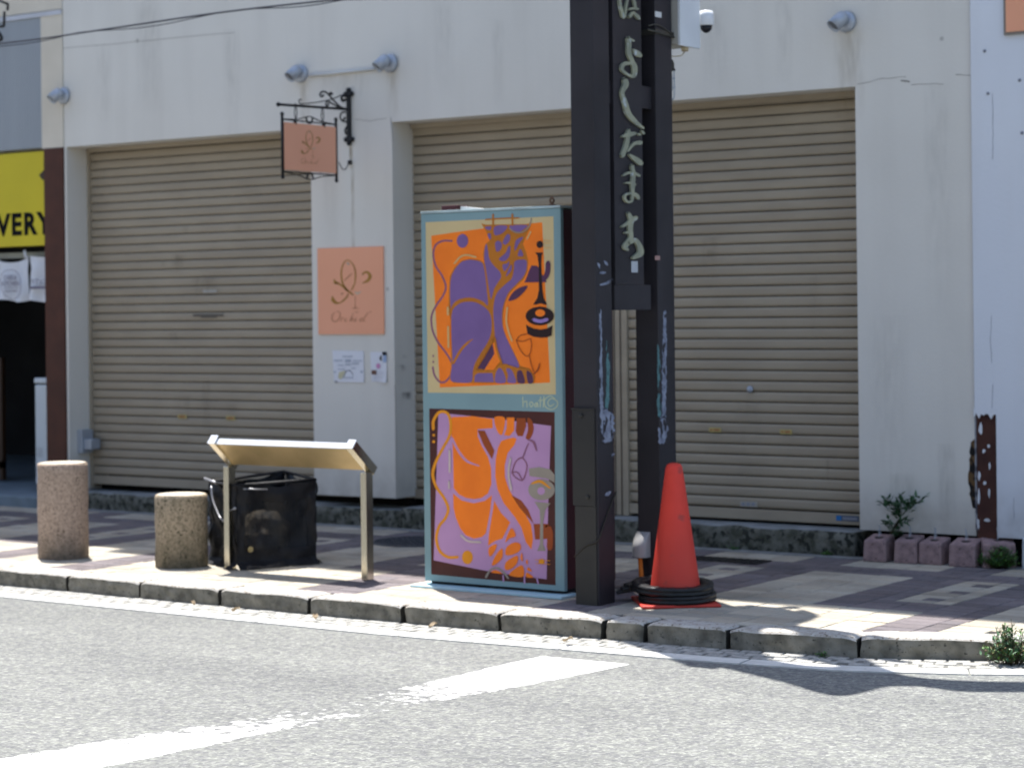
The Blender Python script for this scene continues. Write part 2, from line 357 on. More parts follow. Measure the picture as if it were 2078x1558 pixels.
# kerb stones
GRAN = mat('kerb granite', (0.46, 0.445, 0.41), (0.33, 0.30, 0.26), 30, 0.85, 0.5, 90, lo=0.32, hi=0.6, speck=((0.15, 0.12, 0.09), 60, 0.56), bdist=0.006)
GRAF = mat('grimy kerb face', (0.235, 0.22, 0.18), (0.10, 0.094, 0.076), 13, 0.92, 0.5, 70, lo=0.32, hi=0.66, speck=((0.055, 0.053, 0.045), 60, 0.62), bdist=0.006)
jx = [gz(x, y)[0] for x, y in ((137, 1168), (285, 1181), (449, 1195), (625, 1212), (815, 1229), (1016, 1243), (1235, 1257), (1316, 1264), (1472, 1279), (1735, 1297))]
js = [jx[0] - 0.62 * k for k in range(40, 0, -1)] + jx
def kpt(s):   # walk the kerb line by X up to the last joint, then by arc length
    return Vector((s, ky(s)))
bm = B()
def stone(P0, P1, seed):
    n1 = 22; g = 0.012
    t = (P1 - P0); L = t.length; t.normalize(); nn = Vector((-t.y, t.x))
    prof = [(0.205, -0.02), (0.205, 0.0), (0.20, 0.005), (0.12, 0.007), (0.03, 0.007), (0.007, 0.005), (0.0, -0.003), (0.0, -0.028), (0.0, -0.055), (0.0, -0.082), (0.0, -0.12)]
    rows = []
    for k in range(n1 + 1):
        u = g + (L - 2 * g) * k / n1; c = P0 + t * u; e = min(k, n1 - k); sh = 0.012 if e == 0 else (0.003 if e == 1 else 0)
        row = []
        for q, (a, z) in enumerate(prof):
            p = Vector((c.x + nn.x * a, c.y + nn.y * a, z)); v = noise.noise_vector(p * 11 + Vector((seed * 7, 0, 0))) * 0.0035 + noise.noise_vector(p * 4 + Vector((seed, 3, 0))) * 0.005
            if q >= 7: v = v * 1.6 + noise.noise_vector(p * 21 + Vector((seed * 3, 1, 5))) * .007
            if q < 2: v *= 0.2
            p += v; p.z -= sh * (1 if 1 < q < 7 else 0); p += Vector((nn.x, nn.y, 0)) * (sh * (1 if q >= 5 else 0))
            row.append(bm.verts.new(p))
        rows.append(row)
    for A, Bq in zip(rows, rows[1:]):
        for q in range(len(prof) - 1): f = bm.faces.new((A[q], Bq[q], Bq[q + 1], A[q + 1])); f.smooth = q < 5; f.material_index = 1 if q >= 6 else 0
    for e_ in (rows[0], rows[-1][::-1]): bm.faces.new(e_).material_index = 2
allp = [kpt(s) for s in js]
tail = [(-3.42, 9.17), (-2.95, 9.52), (-2.5, 9.95), (-2.18, 10.4), (-1.93, 11.0), (-1.75, 11.6), (-1.72, 12.2), (-1.7, 12.8), (-1.7, 13.4), (-1.7, 14.0)]
allp += [Vector((-3.72, 8.99))] + [Vector(p) for p in tail]
for i, (a, b) in enumerate(zip(allp, allp[1:])): stone(a, b, i)
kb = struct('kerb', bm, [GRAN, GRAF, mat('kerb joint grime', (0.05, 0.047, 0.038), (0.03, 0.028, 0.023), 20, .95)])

# gutter: setts then a line of pale concrete slabs
SETT = mat('gutter setts', (0.40, 0.39, 0.36), (0.22, 0.215, 0.20), 22, 0.9, 0.6, 70)
SLAB = mat('gutter slabs', (0.62, 0.61, 0.57), (0.50, 0.49, 0.46), 12, 0.9, 0.3, 80, speck=((0.25, 0.245, 0.23), 30, 0.66))
def along(off, s0, s1, step):   # points at a distance in front of the kerb
    out = []; s = s0
    while s < s1:
        y = ky(s); d = (ky(s + .05) - ky(s - .05)) / .1; t = Vector((1, d)).normalized(); nn = Vector((-t.y, t.x)); out.append((Vector((s, y)) - nn * off, t, nn)); s += step * t.x
    return out
bm = B()
for r, off in enumerate((0.035, 0.105, 0.175)):
    for q, (p, t, nn) in enumerate(along(off - .01, -20 + r * .05, -2.4, 0.105)):
        hz = RZ + 0.0055 + random.uniform(-.0015, .0015); m4 = Matrix.Translation((p.x + random.uniform(-.004, .004), p.y, hz - .01)) @ Matrix.Rotation(math.atan2(t.y, t.x) + random.uniform(-.05, .05), 4, 'Z')
        xbox(bm, m4, 0.096 + random.uniform(-.006, .003), 0.062, 0.02, bev=.005)
struct('gutter_setts', bm, SETT)
bm = B(); poly(bm, [(p.x, p.y, RZ + .0015) for p, t, nn in along(-0.05, -20, -2.4, .3)] + [(p.x, p.y, RZ + .0015) for p, t, nn in along(0.215, -20, -2.4, .3)][::-1])
struct('gutter_bed', bm, mat('gutter mortar', (0.17, 0.165, 0.15), (0.10, 0.10, 0.09), 30, 0.95, 0.5, 60))
bm = B(); PT = along(0.0, -20, -2.4, 0.05); n_ = 0
while n_ + 19 < len(PT):
    for q in range(n_, n_ + 18):
        (p, t_, n1), (p2, t2, n2) = PT[q], PT[q + 1]; e0 = .006 if q == n_ else 0; e1 = .006 if q == n_ + 17 else 0
        P4 = [p - n1 * .352 + t_ * e0, p2 - n2 * .352 - t2 * e1, p2 - n2 * .224 - t2 * e1, p - n1 * .224 + t_ * e0]
        top = [bm.verts.new((v.x, v.y, RZ + .006)) for v in P4]; bot = [bm.verts.new((v.x, v.y, RZ - .01)) for v in P4]; bm.faces.new(top)
        bm.faces.new((bot[0], bot[1], top[1], top[0])); bm.faces.new((bot[2], bot[3], top[3], top[2]))
        if e0: bm.faces.new((bot[3], bot[0], top[0], top[3]))
        if e1: bm.faces.new((bot[1], bot[2], top[2], top[1]))
    n_ += 18
struct('gutter', bm, SLAB)

# worn white line painted across the road
def paint_mat():
    m = bpy.data.materials.new('worn road paint'); m.use_nodes = True; n = m.node_tree.nodes; l = m.node_tree.links; b = n['Principled BSDF']
    b.inputs['Roughness'].default_value = 0.6
    tq = n.new('ShaderNodeTexNoise'); tq.inputs['Scale'].default_value = 9; tq.inputs['Detail'].default_value = 9; rq = n.new('ShaderNodeValToRGB'); rq.color_ramp.elements[0].position = .36; rq.color_ramp.elements[0].color = (.40, .40, .39, 1); rq.color_ramp.elements[1].position = .52; rq.color_ramp.elements[1].color = (.78, .78, .76, 1); l.new(tq.outputs[0], rq.inputs[0]); l.new(rq.outputs[0], b.inputs['Base Color'])
    at = n.new('ShaderNodeAttribute'); at.attribute_name = 'wear'; tc = n.new('ShaderNodeTexCoord')
    t = n.new('ShaderNodeTexNoise'); t.inputs['Scale'].default_value = 15; t.inputs['Detail'].default_value = 12; t.inputs['Roughness'].default_value = 0.80; l.new(tc.outputs['Object'], t.inputs[0]); l.new(tc.outputs['Object'], tq.inputs[0])
    s = n.new('ShaderNodeMath'); s.operation = 'SUBTRACT'; l.new(t.outputs[0], s.inputs[0]); l.new(at.outputs['Fac'], s.inputs[1])
    r = n.new('ShaderNodeMapRange'); r.inputs[1].default_value = -0.045; r.inputs[2].default_value = 0.035; l.new(s.outputs[0], r.inputs[0])
    tr = n.new('ShaderNodeBsdfTransparent'); mx = n.new('ShaderNodeMixShader'); l.new(r.outputs[0], mx.inputs[0]); l.new(tr.outputs[0], mx.inputs[1]); l.new(b.outputs[0], mx.inputs[2])
    l.new(mx.outputs[0], n['Material Output'].inputs[0]); return m
bm = B(); cl = bm.loops.layers.float_color.new('wear')
def gr(x, y): return gz(x, y, RZ + .0012)
rowL = [gr(*p) for p in ((1100, 1331), (880, 1377), (690, 1418), (480, 1455), (200, 1500), (-300, 1585))]
rowR = [gr(*p) for p in ((1278, 1347), (985, 1409), (800, 1443), (571, 1484), (234, 1551), (-200, 1640))]
wear = [(0.05, 0.05), (0.47, 0.47), (0.64, 0.58), (0.58, 0.46), (0.50, 0.22), (0.50, 0.2)]
NS = 12; rows = []
def lerp(a, b, t): return a + (b - a) * t
prev = None
for i in range(len(rowL) - 1):
    for s in range(8):
        t = s / 8
        A = lerp(rowL[i], rowL[i + 1], t); Bq = lerp(rowR[i], rowR[i + 1], t)
        wa = lerp(wear[i][0], wear[i + 1][0], t); wb = lerp(wear[i][1], wear[i + 1][1], t)
        rows.append([(bm.verts.new(lerp(A, Bq, k / NS)), lerp(wa, wb, k / NS) + (.30 if k in (0, NS) else (.04 if k in (1, NS - 1) else 0))) for k in range(NS + 1)])
for A, Bq in zip(rows, rows[1:]):
    for k in range(NS):
        q = (A[k], A[k + 1], Bq[k + 1], Bq[k]); f = bm.faces.new([v[0] for v in q])
        for lp, v in zip(f.loops, q): lp[cl] = (v[1], v[1], v[1], 1)
struct('road_marking', bm, paint_mat())

# manhole and drain covers
IRON = mat('cast iron', (0.075, 0.080, 0.095), (0.045, 0.048, 0.058), 30, 0.6, 0.4, 40, metal=0.3)
bm = B(); lathe(bm, [(0.33, 0.0), (0.33, 0.005), (0.30, 0.006), (0.298, 0.002), (0.01, 0.002)], (-8.50, 11.0, 0), 64)
for a in range(-5, 6):
    for b in range(-5, 6):
        if math.hypot(a, b) < 5.3: box(bm, -8.5 + a * .05 - .015, -8.5 + a * .05 + .015, 11.0 + b * .05 - .015, 11.0 + b * .05 + .015, .002, .006)
tag(obj('manhole_cover', bm, IRON), 'round dark cast iron manhole cover in the paving behind the painted cabinet', 'manhole cover')
bm = B(); box(bm, -6.52, -6.02, 10.96, 11.16, .0, .006, bev=.002)
for k in range(9): box(bm, -6.49 + k * .052, -6.465 + k * .052, 10.98, 11.14, .006, .009)
tag(obj('drain_cover', bm, BLACKM), 'dark rectangular metal drain cover in the paving behind the orange cone', 'drain cover')

# ================================================================= WHITE BUILDING
YW, YS = 11.60, 11.83
bld = thing('shuttered_building', (-8.7, YW, 0), 'white rendered building with closed beige roller shutters and an orchid sign', 'building')
bm = B()
box(bm, -12.425, -4.93, YW, 12.1, 2.80, 9.65)
box(bm, -12.425, -12.40, YW, 12.1, 0.13, 2.80)
box(bm, -9.915, -9.18, YW, 12.1, 0.205, 2.80)
box(bm, -5.665, -4.93, YW, 12.1, 0.165, 2.80)
wl = obj('wall', bm, W_WHITE, bld)
bm = B(); box(bm, -12.43, -4.9, 12.1, 19, 0.0, 9.5); obj('rear_block', bm, W_WHITE, bld)
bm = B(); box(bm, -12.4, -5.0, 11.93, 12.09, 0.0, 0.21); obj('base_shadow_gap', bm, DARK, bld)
bm = B(); box(bm, -12.43, -4.93, 11.45, 12.1, 9.652, 9.80); obj('parapet', bm, W_WHITE, bld)
# cracks and joints in the render
CRK = mat('dark crack', (0.32, 0.30, 0.27), None, 5, 0.9)
def crack(pts, wd):
    bm = B(); P = []
    for (a, b), (c, d) in zip(pts, pts[1:]):
        for k in range(5): P.append((a + (c - a) * k / 5, b + (d - b) * k / 5 + random.uniform(-1.2, 1.2), wd * random.uniform(.4, 1.2)))
    ribbon(bm, P, lambda x, y, k: fy(x, y, YW - .0012), n=1); obj('crack', bm, CRK, bld)
crack([(1740, 172), (1790, 160), (1850, 154)], 1.3); crack([(1940, 152), (1985, 155)], 1.6); crack([(1850, 172), (1930, 170)], 1.2)
crack([(720, 242), (750, 245), (792, 240)], 1.2); crack([(128, 98), (300, 84), (520, 62)], .9); crack([(801, 780), (803, 860), (804, 1000)], 1.8)
crack([(793, 240), (797, 300)], 1.5); crack([(1830, 163), (1848, 166)], 5.0)
bm = B(); box(bm, -4.932, -4.922, YW - .004, YW + .05, 0.2, 9.6)
obj('expansion_joint', bm, mat('joint grey', (0.30, 0.31, 0.34), (0.10, 0.10, 0.12), 14, 0.9, lo=.4, hi=.5), bld)
def stain(name, col, alpha, lst, X=None, Y=YW - .0016):
    m = mat(name, col, None, 12, .85)
    n = m.node_tree.nodes; l = m.node_tree.links; tc = n.new('ShaderNodeTexCoord'); t = n.new('ShaderNodeTexNoise'); t.inputs['Scale'].default_value = 12; t.inputs['Detail'].default_value = 5
    mp = n.new('ShaderNodeMapping'); mp.inputs['Scale'].default_value = (2.5, 2.5, .5); l.new(tc.outputs['Object'], mp.inputs[0]); l.new(mp.outputs[0], t.inputs[0])
    at = n.new('ShaderNodeAttribute'); at.attribute_name = 'fade'; r = n.new('ShaderNodeMapRange'); r.inputs[1].default_value = .3; r.inputs[2].default_value = .7; l.new(t.outputs[0], r.inputs[0])
    mu = n.new('ShaderNodeMath'); mu.operation = 'MULTIPLY'; l.new(r.outputs[0], mu.inputs[0]); l.new(at.outputs['Fac'], mu.inputs[1])
    tr = n.new('ShaderNodeBsdfTransparent'); mx = n.new('ShaderNodeMixShader'); l.new(mu.outputs[0], mx.inputs[0]); l.new(tr.outputs[0], mx.inputs[1]); l.new(n['Principled BSDF'].outputs[0], mx.inputs[2]); l.new(mx.outputs[0], n['Material Output'].inputs[0])
    for i, (x, y0, y1, wd, al) in enumerate(lst):
        bm = B(); fl = bm.loops.layers.float_color.new('fade'); rows = []
        for j in range(9):
            y = y0 + (y1 - y0) * j / 8; row = []
            for k in range(7):
                u = k / 6 - .5; xx = x + u * wd + (y - y0) * .0105; f = (1 - (2 * u) ** 2) * min(1, 4 * j / 8 + .3) * (1 - j / 8) ** .7 * al * alpha
                row.append((bm.verts.new(fy(xx, y, Y - i * .0001) if X is None else fx(xx, y, X)), f))
            rows.append(row)
        for A_, B_ in zip(rows, rows[1:]):
            for k in range(6):
                q = (A_[k], A_[k + 1], B_[k + 1], B_[k]); fc = bm.faces.new([v[0] for v in q])
                for lp_, v in zip(fc.loops, q): lp_[fl] = (v[1],) * 3 + (1,)
        obj('stain', bm, m, bld)
stain('rust stain', (0.34, 0.22, 0.08), 1.0, [(712, 293, 345, 9, .9), (715, 336, 560, 9, .55), (617, 160, 330, 26, .30), (797, 140, 250, 30, .25), (1722, 60, 260, 70, .30), (700, 143, 200, 120, .22)])
stain('grey stain', (0.30, 0.29, 0.27), .7, [(300, 0, 230, 60, .28), (470, 60, 300, 40, .25), (900, 0, 200, 50, .22), (1010, 40, 230, 30, .22), (1450, 10, 190, 60, .25), (1590, 0, 180, 40, .25), (1900, 170, 700, 60, .20), (1800, 640, 1040, 90, .18), (670, 250, 500, 40, .15), (1920, 900, 1070, 40, .45), (1830, 960, 1060, 70, .35), (210, 90, 260, 40, .2)])
stain('black scuff', (0.10, 0.10, 0.11), 1.0, [(825, 795, 812, 22, .8), (815, 740, 755, 20, .5), (822, 720, 728, 12, .4)], X=-9.1785)
# plinth with rough mossy face
def rough_block(bm, x0, x1, y0, y1, z0, z1, amp, seed, mi_top=None):
    nx = max(2, int((x1 - x0) / .05)); prof = [(y0, z0), (y0, z0 + (z1 - z0) * .33), (y0, z0 + (z1 - z0) * .66), (y0, z1 - .012), (y0 + .012, z1), (y0 + .09, z1), (y1, z1)]
    rows = []
    for i in range(nx + 1):
        x = x0 + (x1 - x0) * i / nx
        rows.append([bm.verts.new(Vector((x, y, z)) + noise.noise_vector(Vector((x * 8, y * 8 + seed, z * 14))) * (amp if q < 5 else amp * .15)) for q, (y, z) in enumerate(prof)])
    for A, Bq in zip(rows, rows[1:]):
        for q in range(len(prof) - 1):
            f = bm.faces.new((A[q], Bq[q], Bq[q + 1], A[q + 1])); f.smooth = True
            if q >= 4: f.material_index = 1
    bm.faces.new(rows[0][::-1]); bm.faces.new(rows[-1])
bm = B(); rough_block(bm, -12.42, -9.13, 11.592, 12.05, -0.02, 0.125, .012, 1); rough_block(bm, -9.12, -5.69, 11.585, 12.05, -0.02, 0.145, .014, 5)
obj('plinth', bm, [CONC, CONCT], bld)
# torn corner of the render by the right column
bm = B(); pts = [fy(x, y, YW - .003) for x, y in [(1978, 890), (1979.5, 960), (1981, 1032)] + [(1972 - 6 * math.sin(PI * (1032 - yy) / 142) + random.uniform(-2.2, 2.2), yy) for yy in range(1030, 891, -7)]]
poly(bm, pts, thick=(0, .02, 0)); obj('torn_patch', bm, mat('rotten timber', (0.12, 0.07, 0.03), (0.012, 0.010, 0.010), 14, 0.95, 0.8, 30, lo=.44, hi=.52), bld)

# roller shutters
P_ = 0.0662
def shutter(x0, x1, zb):
    bm = B(); prof = [(0.014, 0.0, 1), (0.014, 0.0048, 1), (0.0008, 0.0062, 0), (-0.0006, 0.022, 0), (-0.0012, 0.036, 0), (-0.0006, 0.050, 0), (0.0004, 0.0648, 0), (0.014, 0.0662, 1)]
    z = zb + .07; k = 0
    while z < 2.87:
        dy = random.uniform(-.0012, .0012); A = [bm.verts.new((x0, YS + y + dy, z + dz)) for y, dz, m in prof]; Bq = [bm.verts.new((x1, YS + y + dy * .3, z + dz)) for y, dz, m in prof]
        for q in range(len(prof) - 1):
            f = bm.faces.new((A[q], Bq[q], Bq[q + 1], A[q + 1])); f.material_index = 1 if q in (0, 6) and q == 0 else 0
            f.smooth = q not in (0, 1)
        z += P_
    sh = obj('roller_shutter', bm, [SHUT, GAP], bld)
    bm = B(); box(bm, x0, x1, YS - .012, YS + .015, zb, zb + .066, bev=.003); obj('bottom_bar', bm, SHUT, sh)
    return sh
s1 = shutter(-12.385, -9.75, 0.175); s2 = shutter(-9.30, -7.555, 0.19); s3 = shutter(-7.42, -5.55, 0.165)
bm = B(); box(bm, -9.30, -9.215, YS + .03, YS + .1, .14, 2.9); box(bm, -12.41, -5.6, 12.02, 12.09, .12, 2.9); obj('shutter_backing', bm, DARK, bld)
def rail(x0, x1):
    bm = B(); box(bm, x0, x1, YS - .02, YS + .05, .15, 2.87, bev=.002)
    if x1 - x0 > .06:
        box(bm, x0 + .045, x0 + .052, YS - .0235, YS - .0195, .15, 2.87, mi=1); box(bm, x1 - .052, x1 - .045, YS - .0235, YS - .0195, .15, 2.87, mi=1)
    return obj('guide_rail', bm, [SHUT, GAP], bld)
rail(-7.565, -7.42); rail(-12.402, -12.375)
for x0 in (-12.39, -9.17):
    x1 = -9.92 if x0 < -12 else -5.67
    bm = B(); box(bm, x0, x1, YS - .03, YS + .1, 2.765, 2.799); obj('shutter_head', bm, SHUT, bld)
YEL = mat('caution sticker', (0.48, 0.40, 0.15), (0.40, 0.33, 0.13), 30, 0.5); RED = mat('sticker red', (0.36, 0.16, 0.07), None, 9, 0.5)
WHT = mat('white sticker', (0.66, 0.66, 0.66), (0.60, 0.60, 0.60), 9, 0.5); INK = mat('black ink', (0.008, 0.008, 0.010), None, 9, 0.8, spec=.08); BLU = mat('blue sticker', (0.03, 0.17, 0.42), None, 9, 0.5); GREYI = mat('grey ink', (0.25, 0.26, 0.30), None, 9, 0.6)
def flat_rect(bm, x0, y0, x1, y1, Y, mi=0, d=.0015):
    a = fy(x0, y0, Y); b = fy(x1, y0, Y); c = fy(x1, y1, Y); e = fy(x0, y1, Y)
    zt = (a.z + b.z) / 2; zb = (c.z + e.z) / 2
    box(bm, (a.x + e.x) / 2, (b.x + c.x) / 2, Y - d, Y, zb, zt, mi)
def sticker(par, x, y, w_=24, h=9, faded=False):
    bm = B(); flat_rect(bm, x - w_ / 2, y - h / 2, x + w_ / 2, y + h / 2, YS - .006)
    flat_rect(bm, x - w_ / 2 + 2, y - 2, x - w_ / 2 + 7, y + 2, YS - .0076, 1); flat_rect(bm, x - 3, y - 2, x + w_ / 2 - 3, y + 2, YS - .0076, 1)
    obj('sticker', bm, [YEL, RED], par)
sticker(s1, 370, 845, 18, 8); sticker(s1, 468, 848, 18, 8); sticker(s3, 1451, 872); sticker(s3, 1595, 876)
bm = B(); flat_rect(bm, 1502, 1017, 1537, 1028, YS - .006)
for k in range(3): flat_rect(bm, 1505 + k * 10, 1019, 1512 + k * 10, 1026, YS - .0076, 1)
obj('sticker', bm, [mat('faded sticker', (0.36, 0.34, 0.29), None, 9, .6), GREYI], s3)
bm = B(); flat_rect(bm, 1697, 1046, 1743, 1057, YS - .0135, 1); flat_rect(bm, 1697, 1046, 1707, 1056, YS - .015, 0); flat_rect(bm, 1710, 1049, 1740, 1055, YS - .015, 2)
obj('sticker', bm, [BLU, mat('dull blue label', (0.07, 0.11, 0.17), None, 9, .5), GREYI], s3)
stain('shutter smudge', (0.12, 0.10, 0.075), .45, [(415, 560, 600, 55, .9), (362, 515, 555, 34, .7), (352, 672, 700, 18, .6), (418, 765, 900, 20, .5), (590, 590, 600, 40, .4), (372, 800, 850, 40, .35), (470, 820, 850, 26, .35), (375, 460, 475, 16, .5), (490, 455, 478, 40, .4)], Y=YS - .008)
stain('shutter smudge', (0.12, 0.10, 0.075), .45, [(1655, 560, 720, 30, .3), (1440, 480, 560, 50, .35), (1680, 930, 990, 10, .6), (1520, 800, 1000, 60, .25), (1400, 360, 440, 60, .25), (1000, 330, 380, 50, .3)], Y=YS - .0085)
def lock(par, x, y):
    c = fy(x, y, YS - .006); bm = B(); lathe(bm, [(.022, 0), (.022, .004), (.016, .007), (.012, .012), (.002, .012)], c, 20, axis=Matrix.Rotation(PI / 2, 3, 'X')); obj('lock', bm, STEELW, par)
lock(s3, 1522, 790)
bm = B(); flat_rect(bm, 392, 637, 454, 642, YS - .005); flat_rect(bm, 408, 642, 440, 645, YS - .005); obj('letter_slot', bm, mat('slot grey', (0.12, 0.105, 0.085), None, 9, .6), s1)
bm = B(); flat_rect(bm, 412, 588, 440, 594, YS - .006); obj('sticker', bm, mat('pale tape', (0.42, 0.40, 0.36), None, 9, .6), s1)
# shutter switch box on the left reveal
bm = B(); box(bm, -12.40, -12.35, 11.68, 11.80, .42, .60, bev=.004); box(bm, -12.35, -12.27, 11.70, 11.80, .45, .53, bev=.006); obj('switch_box', bm, STEELW, bld)

# ================================================================= RIGHT NEIGHBOUR
rb = thing('right_building', (-3.9, 11.56, 0), 'bluish white building corner with peeling paint over a brown steel column', 'building')
bm = B(); box(bm, -4.92, -2.6, 11.57, 18, 0.87, 10.4); box(bm, -4.79, -2.6, 11.57, 18, 0.165, 0.87); obj('wall', bm, W_RIGHT, rb)
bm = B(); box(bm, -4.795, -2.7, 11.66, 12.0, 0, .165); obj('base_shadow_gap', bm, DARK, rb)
PEEL = mat('peeling brown steel', (0.070, 0.026, 0.018), (0.045, 0.016, 0.013), 8, 0.7, 0.3, 40, speck=((0.50, 0.52, 0.57), 11.0, 0.70))
bm = B(); box(bm, -4.915, -4.795, 11.585, 11.8, 0.15, 0.868)
obj('steel_column', bm, PEEL, rb)
bm = B()      # ragged paint edge and flakes still holding on
edge = [(-4.925, .90)] + [(-4.925 + .135 * k / 9, .866 + random.uniform(-.03, .01)) for k in range(10)] + [(-4.79, .90)]
poly(bm, [(x, 11.568, z) for x, z in edge], thick=(0, .014, 0)); obj('paint_edge', bm, W_RIGHT, rb)
for x, y, w_, h in ((1990, 870, 9, 26), (2006, 905, 5, 10), (1996, 915, 7, 10), (2008, 945, 4, 16), (1987, 965, 5, 20), (1998, 980, 6, 9), (1986, 1010, 5, 36), (2007, 1000, 4, 20), (2003, 1055, 14, 7), (1985, 1062, 6, 22)):
    n_ = 9; pts = [fy(x + w_ * .55 * math.cos(2 * PI * k / n_) * random.uniform(.6, 1.1), y + h * .55 * math.sin(2 * PI * k / n_) * random.uniform(.6, 1.1), 11.583) for k in range(n_)]
    bm = B(); poly(bm, pts, thick=(0, .002, 0)); obj('paint_flake', bm, W_RIGHT, rb)
for x, y in ((2069, 163), (2005, 190), (2074, 270), (1998, 104)):
    bm = B(); c = fy(x, y, 11.57); lathe(bm, [(.010, 0), (.008, .006), (.001, .007)], c, 10, axis=Matrix.Rotation(PI / 2, 3, 'X')); obj('anchor_hole', bm, GREYI, rb)
for pts in ([(2012, 640), (2010, 690), (2013, 745)], [(2014, 190), (2015, 290), (2014, 330)], [(2057, 1010), (2058, 1060)], [(2015, 780), (2013, 850)]):
    P = []; bm = B()
    for (a, b), (c, d) in zip(pts, pts[1:]):
        for k in range(6): P.append((a + (c - a) * k / 6 + random.uniform(-.8, .8), b + (d - b) * k / 6, random.uniform(.2, 1.6)))
    ribbon(bm, P, lambda x, y, k: fy(x, y, 11.5685), n=1); obj('crack', bm, mat('grey crack', (0.38, 0.40, 0.44), None, 5, 0.9), rb)
t = thing('salmon_sign', (-4.2, 11.54, 3.0), 'blank salmon sign panel high on the bluish wall at the right edge', 'sign')
bm = B(); box(bm, -4.695, -3.6, 11.545, 11.567, 3.035, 4.2); obj('panel', bm, SALM, t)
bm = B(); box(bm, -4.71, -3.6, 11.55, 11.569, 3.02, 3.035); box(bm, -4.71, -4.696, 11.55, 11.569, 3.036, 4.2); obj('frame', bm, mat('grey frame', (0.25, 0.22, 0.19), None, 9, .5), t)

# ================================================================= LEFT SHOP
sh = thing('neighbouring_shop', (-13.2, 11.6, 0), 'grey clad shop with brown column and dark open front at left', 'building')
GCL = mat('grey cladding', (0.34, 0.365, 0.39), (0.305, 0.33, 0.355), 3, 0.6, stretch=(1, 1, .2))
bm = B(); x = -12.668
while x > -17.5:
    box(bm, x - .028, x, 11.595, 11.66, 2.81, 3.83); box(bm, x - .032, x - .028, 11.60, 11.66, 2.81, 3.83); x -= .032
obj('cladding', bm, GCL, sh)
bm = B(); box(bm, -12.665, -12.428, 11.592, 12.0, 2.80, 3.87); box(bm, -17.5, -12.428, 11.595, 12.0, 3.875, 9.6); box(bm, -17.5, -12.67, 11.67, 12.0, 2.80, 3.874); obj('wall', bm, W_CREAM, sh)
bm = B(); box(bm, -17.5, -12.428, 11.585, 11.5945, 3.832, 3.868); obj('coping', bm, mat('pale coping', (0.55, 0.56, 0.60), None, 4, .6), sh)
bm = B(); box(bm, -12.64, -12.428, 11.585, 11.95, 0.08, 2.798); obj('column', bm, BROWN, sh)
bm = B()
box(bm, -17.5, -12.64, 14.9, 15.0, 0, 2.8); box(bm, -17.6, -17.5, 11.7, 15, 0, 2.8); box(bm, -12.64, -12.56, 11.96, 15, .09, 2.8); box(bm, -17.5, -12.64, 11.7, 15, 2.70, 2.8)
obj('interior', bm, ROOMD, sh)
bm = B(); box(bm, -17.5, -12.43, 11.45, 15, -.02, .085, bev=.008); obj('step', bm, CONCB, sh)
bm = B(); box(bm, -17.5, -12.65, 11.72, 11.77, 1.955, 2.0); box(bm, -12.73, -12.69, 11.74, 11.78, .09, 1.95); obj('door_frame', bm, mat('aluminium', (0.30, 0.31, 0.28), None, 6, .4, metal=.4), sh)
# yellow fascia sign
t = thing('yellow_shop_sign', (-13.6, 11.62, 2.05), 'yellow shop fascia sign with heavy black lettering ending in VERY', 'sign')
YL = mat('yellow acrylic', (0.60, 0.49, 0.022), (0.55, 0.45, 0.02), 2, 0.35)
bm = B(); box(bm, -16.5, -12.645, 11.61, 11.70, 2.045, 2.785, bev=.004); obj('panel', bm, YL, t)
zt = fy(50, 470, 11.6).z; za = fy(50, 430, 11.6).z
tb = text_bm('D E L I V E R Y'.replace(' ', '\u200a'), (za - zt) / 0.66, Matrix.Identity(4), .0008, 0.009, .80)
xs = [v.co.x for v in tb.verts]; wd = max(xs) - min(xs)
tb.transform(Matrix.Diagonal((1.19 / wd, 1, 1, 1))); tb.transform(wall_xf(-12.585 - 1.19, 11.608, zt - .02)); obj('lettering', tb, INK, t)
bm = B(); poly(bm, [fy(x, y, 11.609) for x, y in ((79, 355), (88, 346), (100, 344), (104, 356), (92, 368), (84, 364))], thick=(0, .001, 0)); obj('emblem', bm, mat('dark brown emblem', (0.05, 0.035, 0.02), None, 9, .5), t)
# noren curtain
t = thing('noren_curtain', (-13.1, 11.66, 1.9), 'white split door curtain with oval kitchen logo hanging in the shop doorway', 'curtain')
CLO = mat('white cotton', (0.66, 0.68, 0.73), (0.60, 0.62, 0.67), 3, 0.9)
def cloth(top, x0, x1, zb, ph, sub=None):
    bm = B(); nx, nz = 28, 16; rows = []
    for i in range(nx + 1):
        u = i / nx; x = x0 + (x1 - x0) * u; zt_ = top(u)
        rows.append([bm.verts.new((x + .012 * math.sin(ph + u * 5) * (j / nz), 11.655 + .022 * math.sin(u * 11 + ph + j * .12) * (0.25 + j / nz) + .01 * noise.noise(Vector((u * 5, j * .3, ph))), zt_ + (zb - zt_ + .012 * math.sin(u * 6 + ph)) * j / nz)) for j in range(nz + 1)])
    for A, Bq in zip(rows, rows[1:]):
        for j in range(nz): bm.faces.new((A[j], Bq[j], Bq[j + 1], A[j + 1])).smooth = True
    return bm
za = lambda y: fy(50, y, 11.65).z
bm = cloth(lambda u: za(524) - (za(524) - za(532)) * math.sin(PI * u) if u < .95 else za(520), fy(-12, 560, 11.65).x, fy(58, 560, 11.65).x, za(610), .3); obj('cloth_panel', bm, CLO, t)
bm = cloth(lambda u: za(519) - (za(519) - za(526)) * u ** .6, fy(60, 560, 11.65).x, fy(125, 560, 11.65).x, za(611), 2.1); obj('cloth_panel', bm, CLO, t)
bm = cloth(lambda u: za(524), fy(-90, 560, 11.65).x, fy(-15, 560, 11.65).x, za(608), 4.1); obj('cloth_panel', bm, CLO, t)
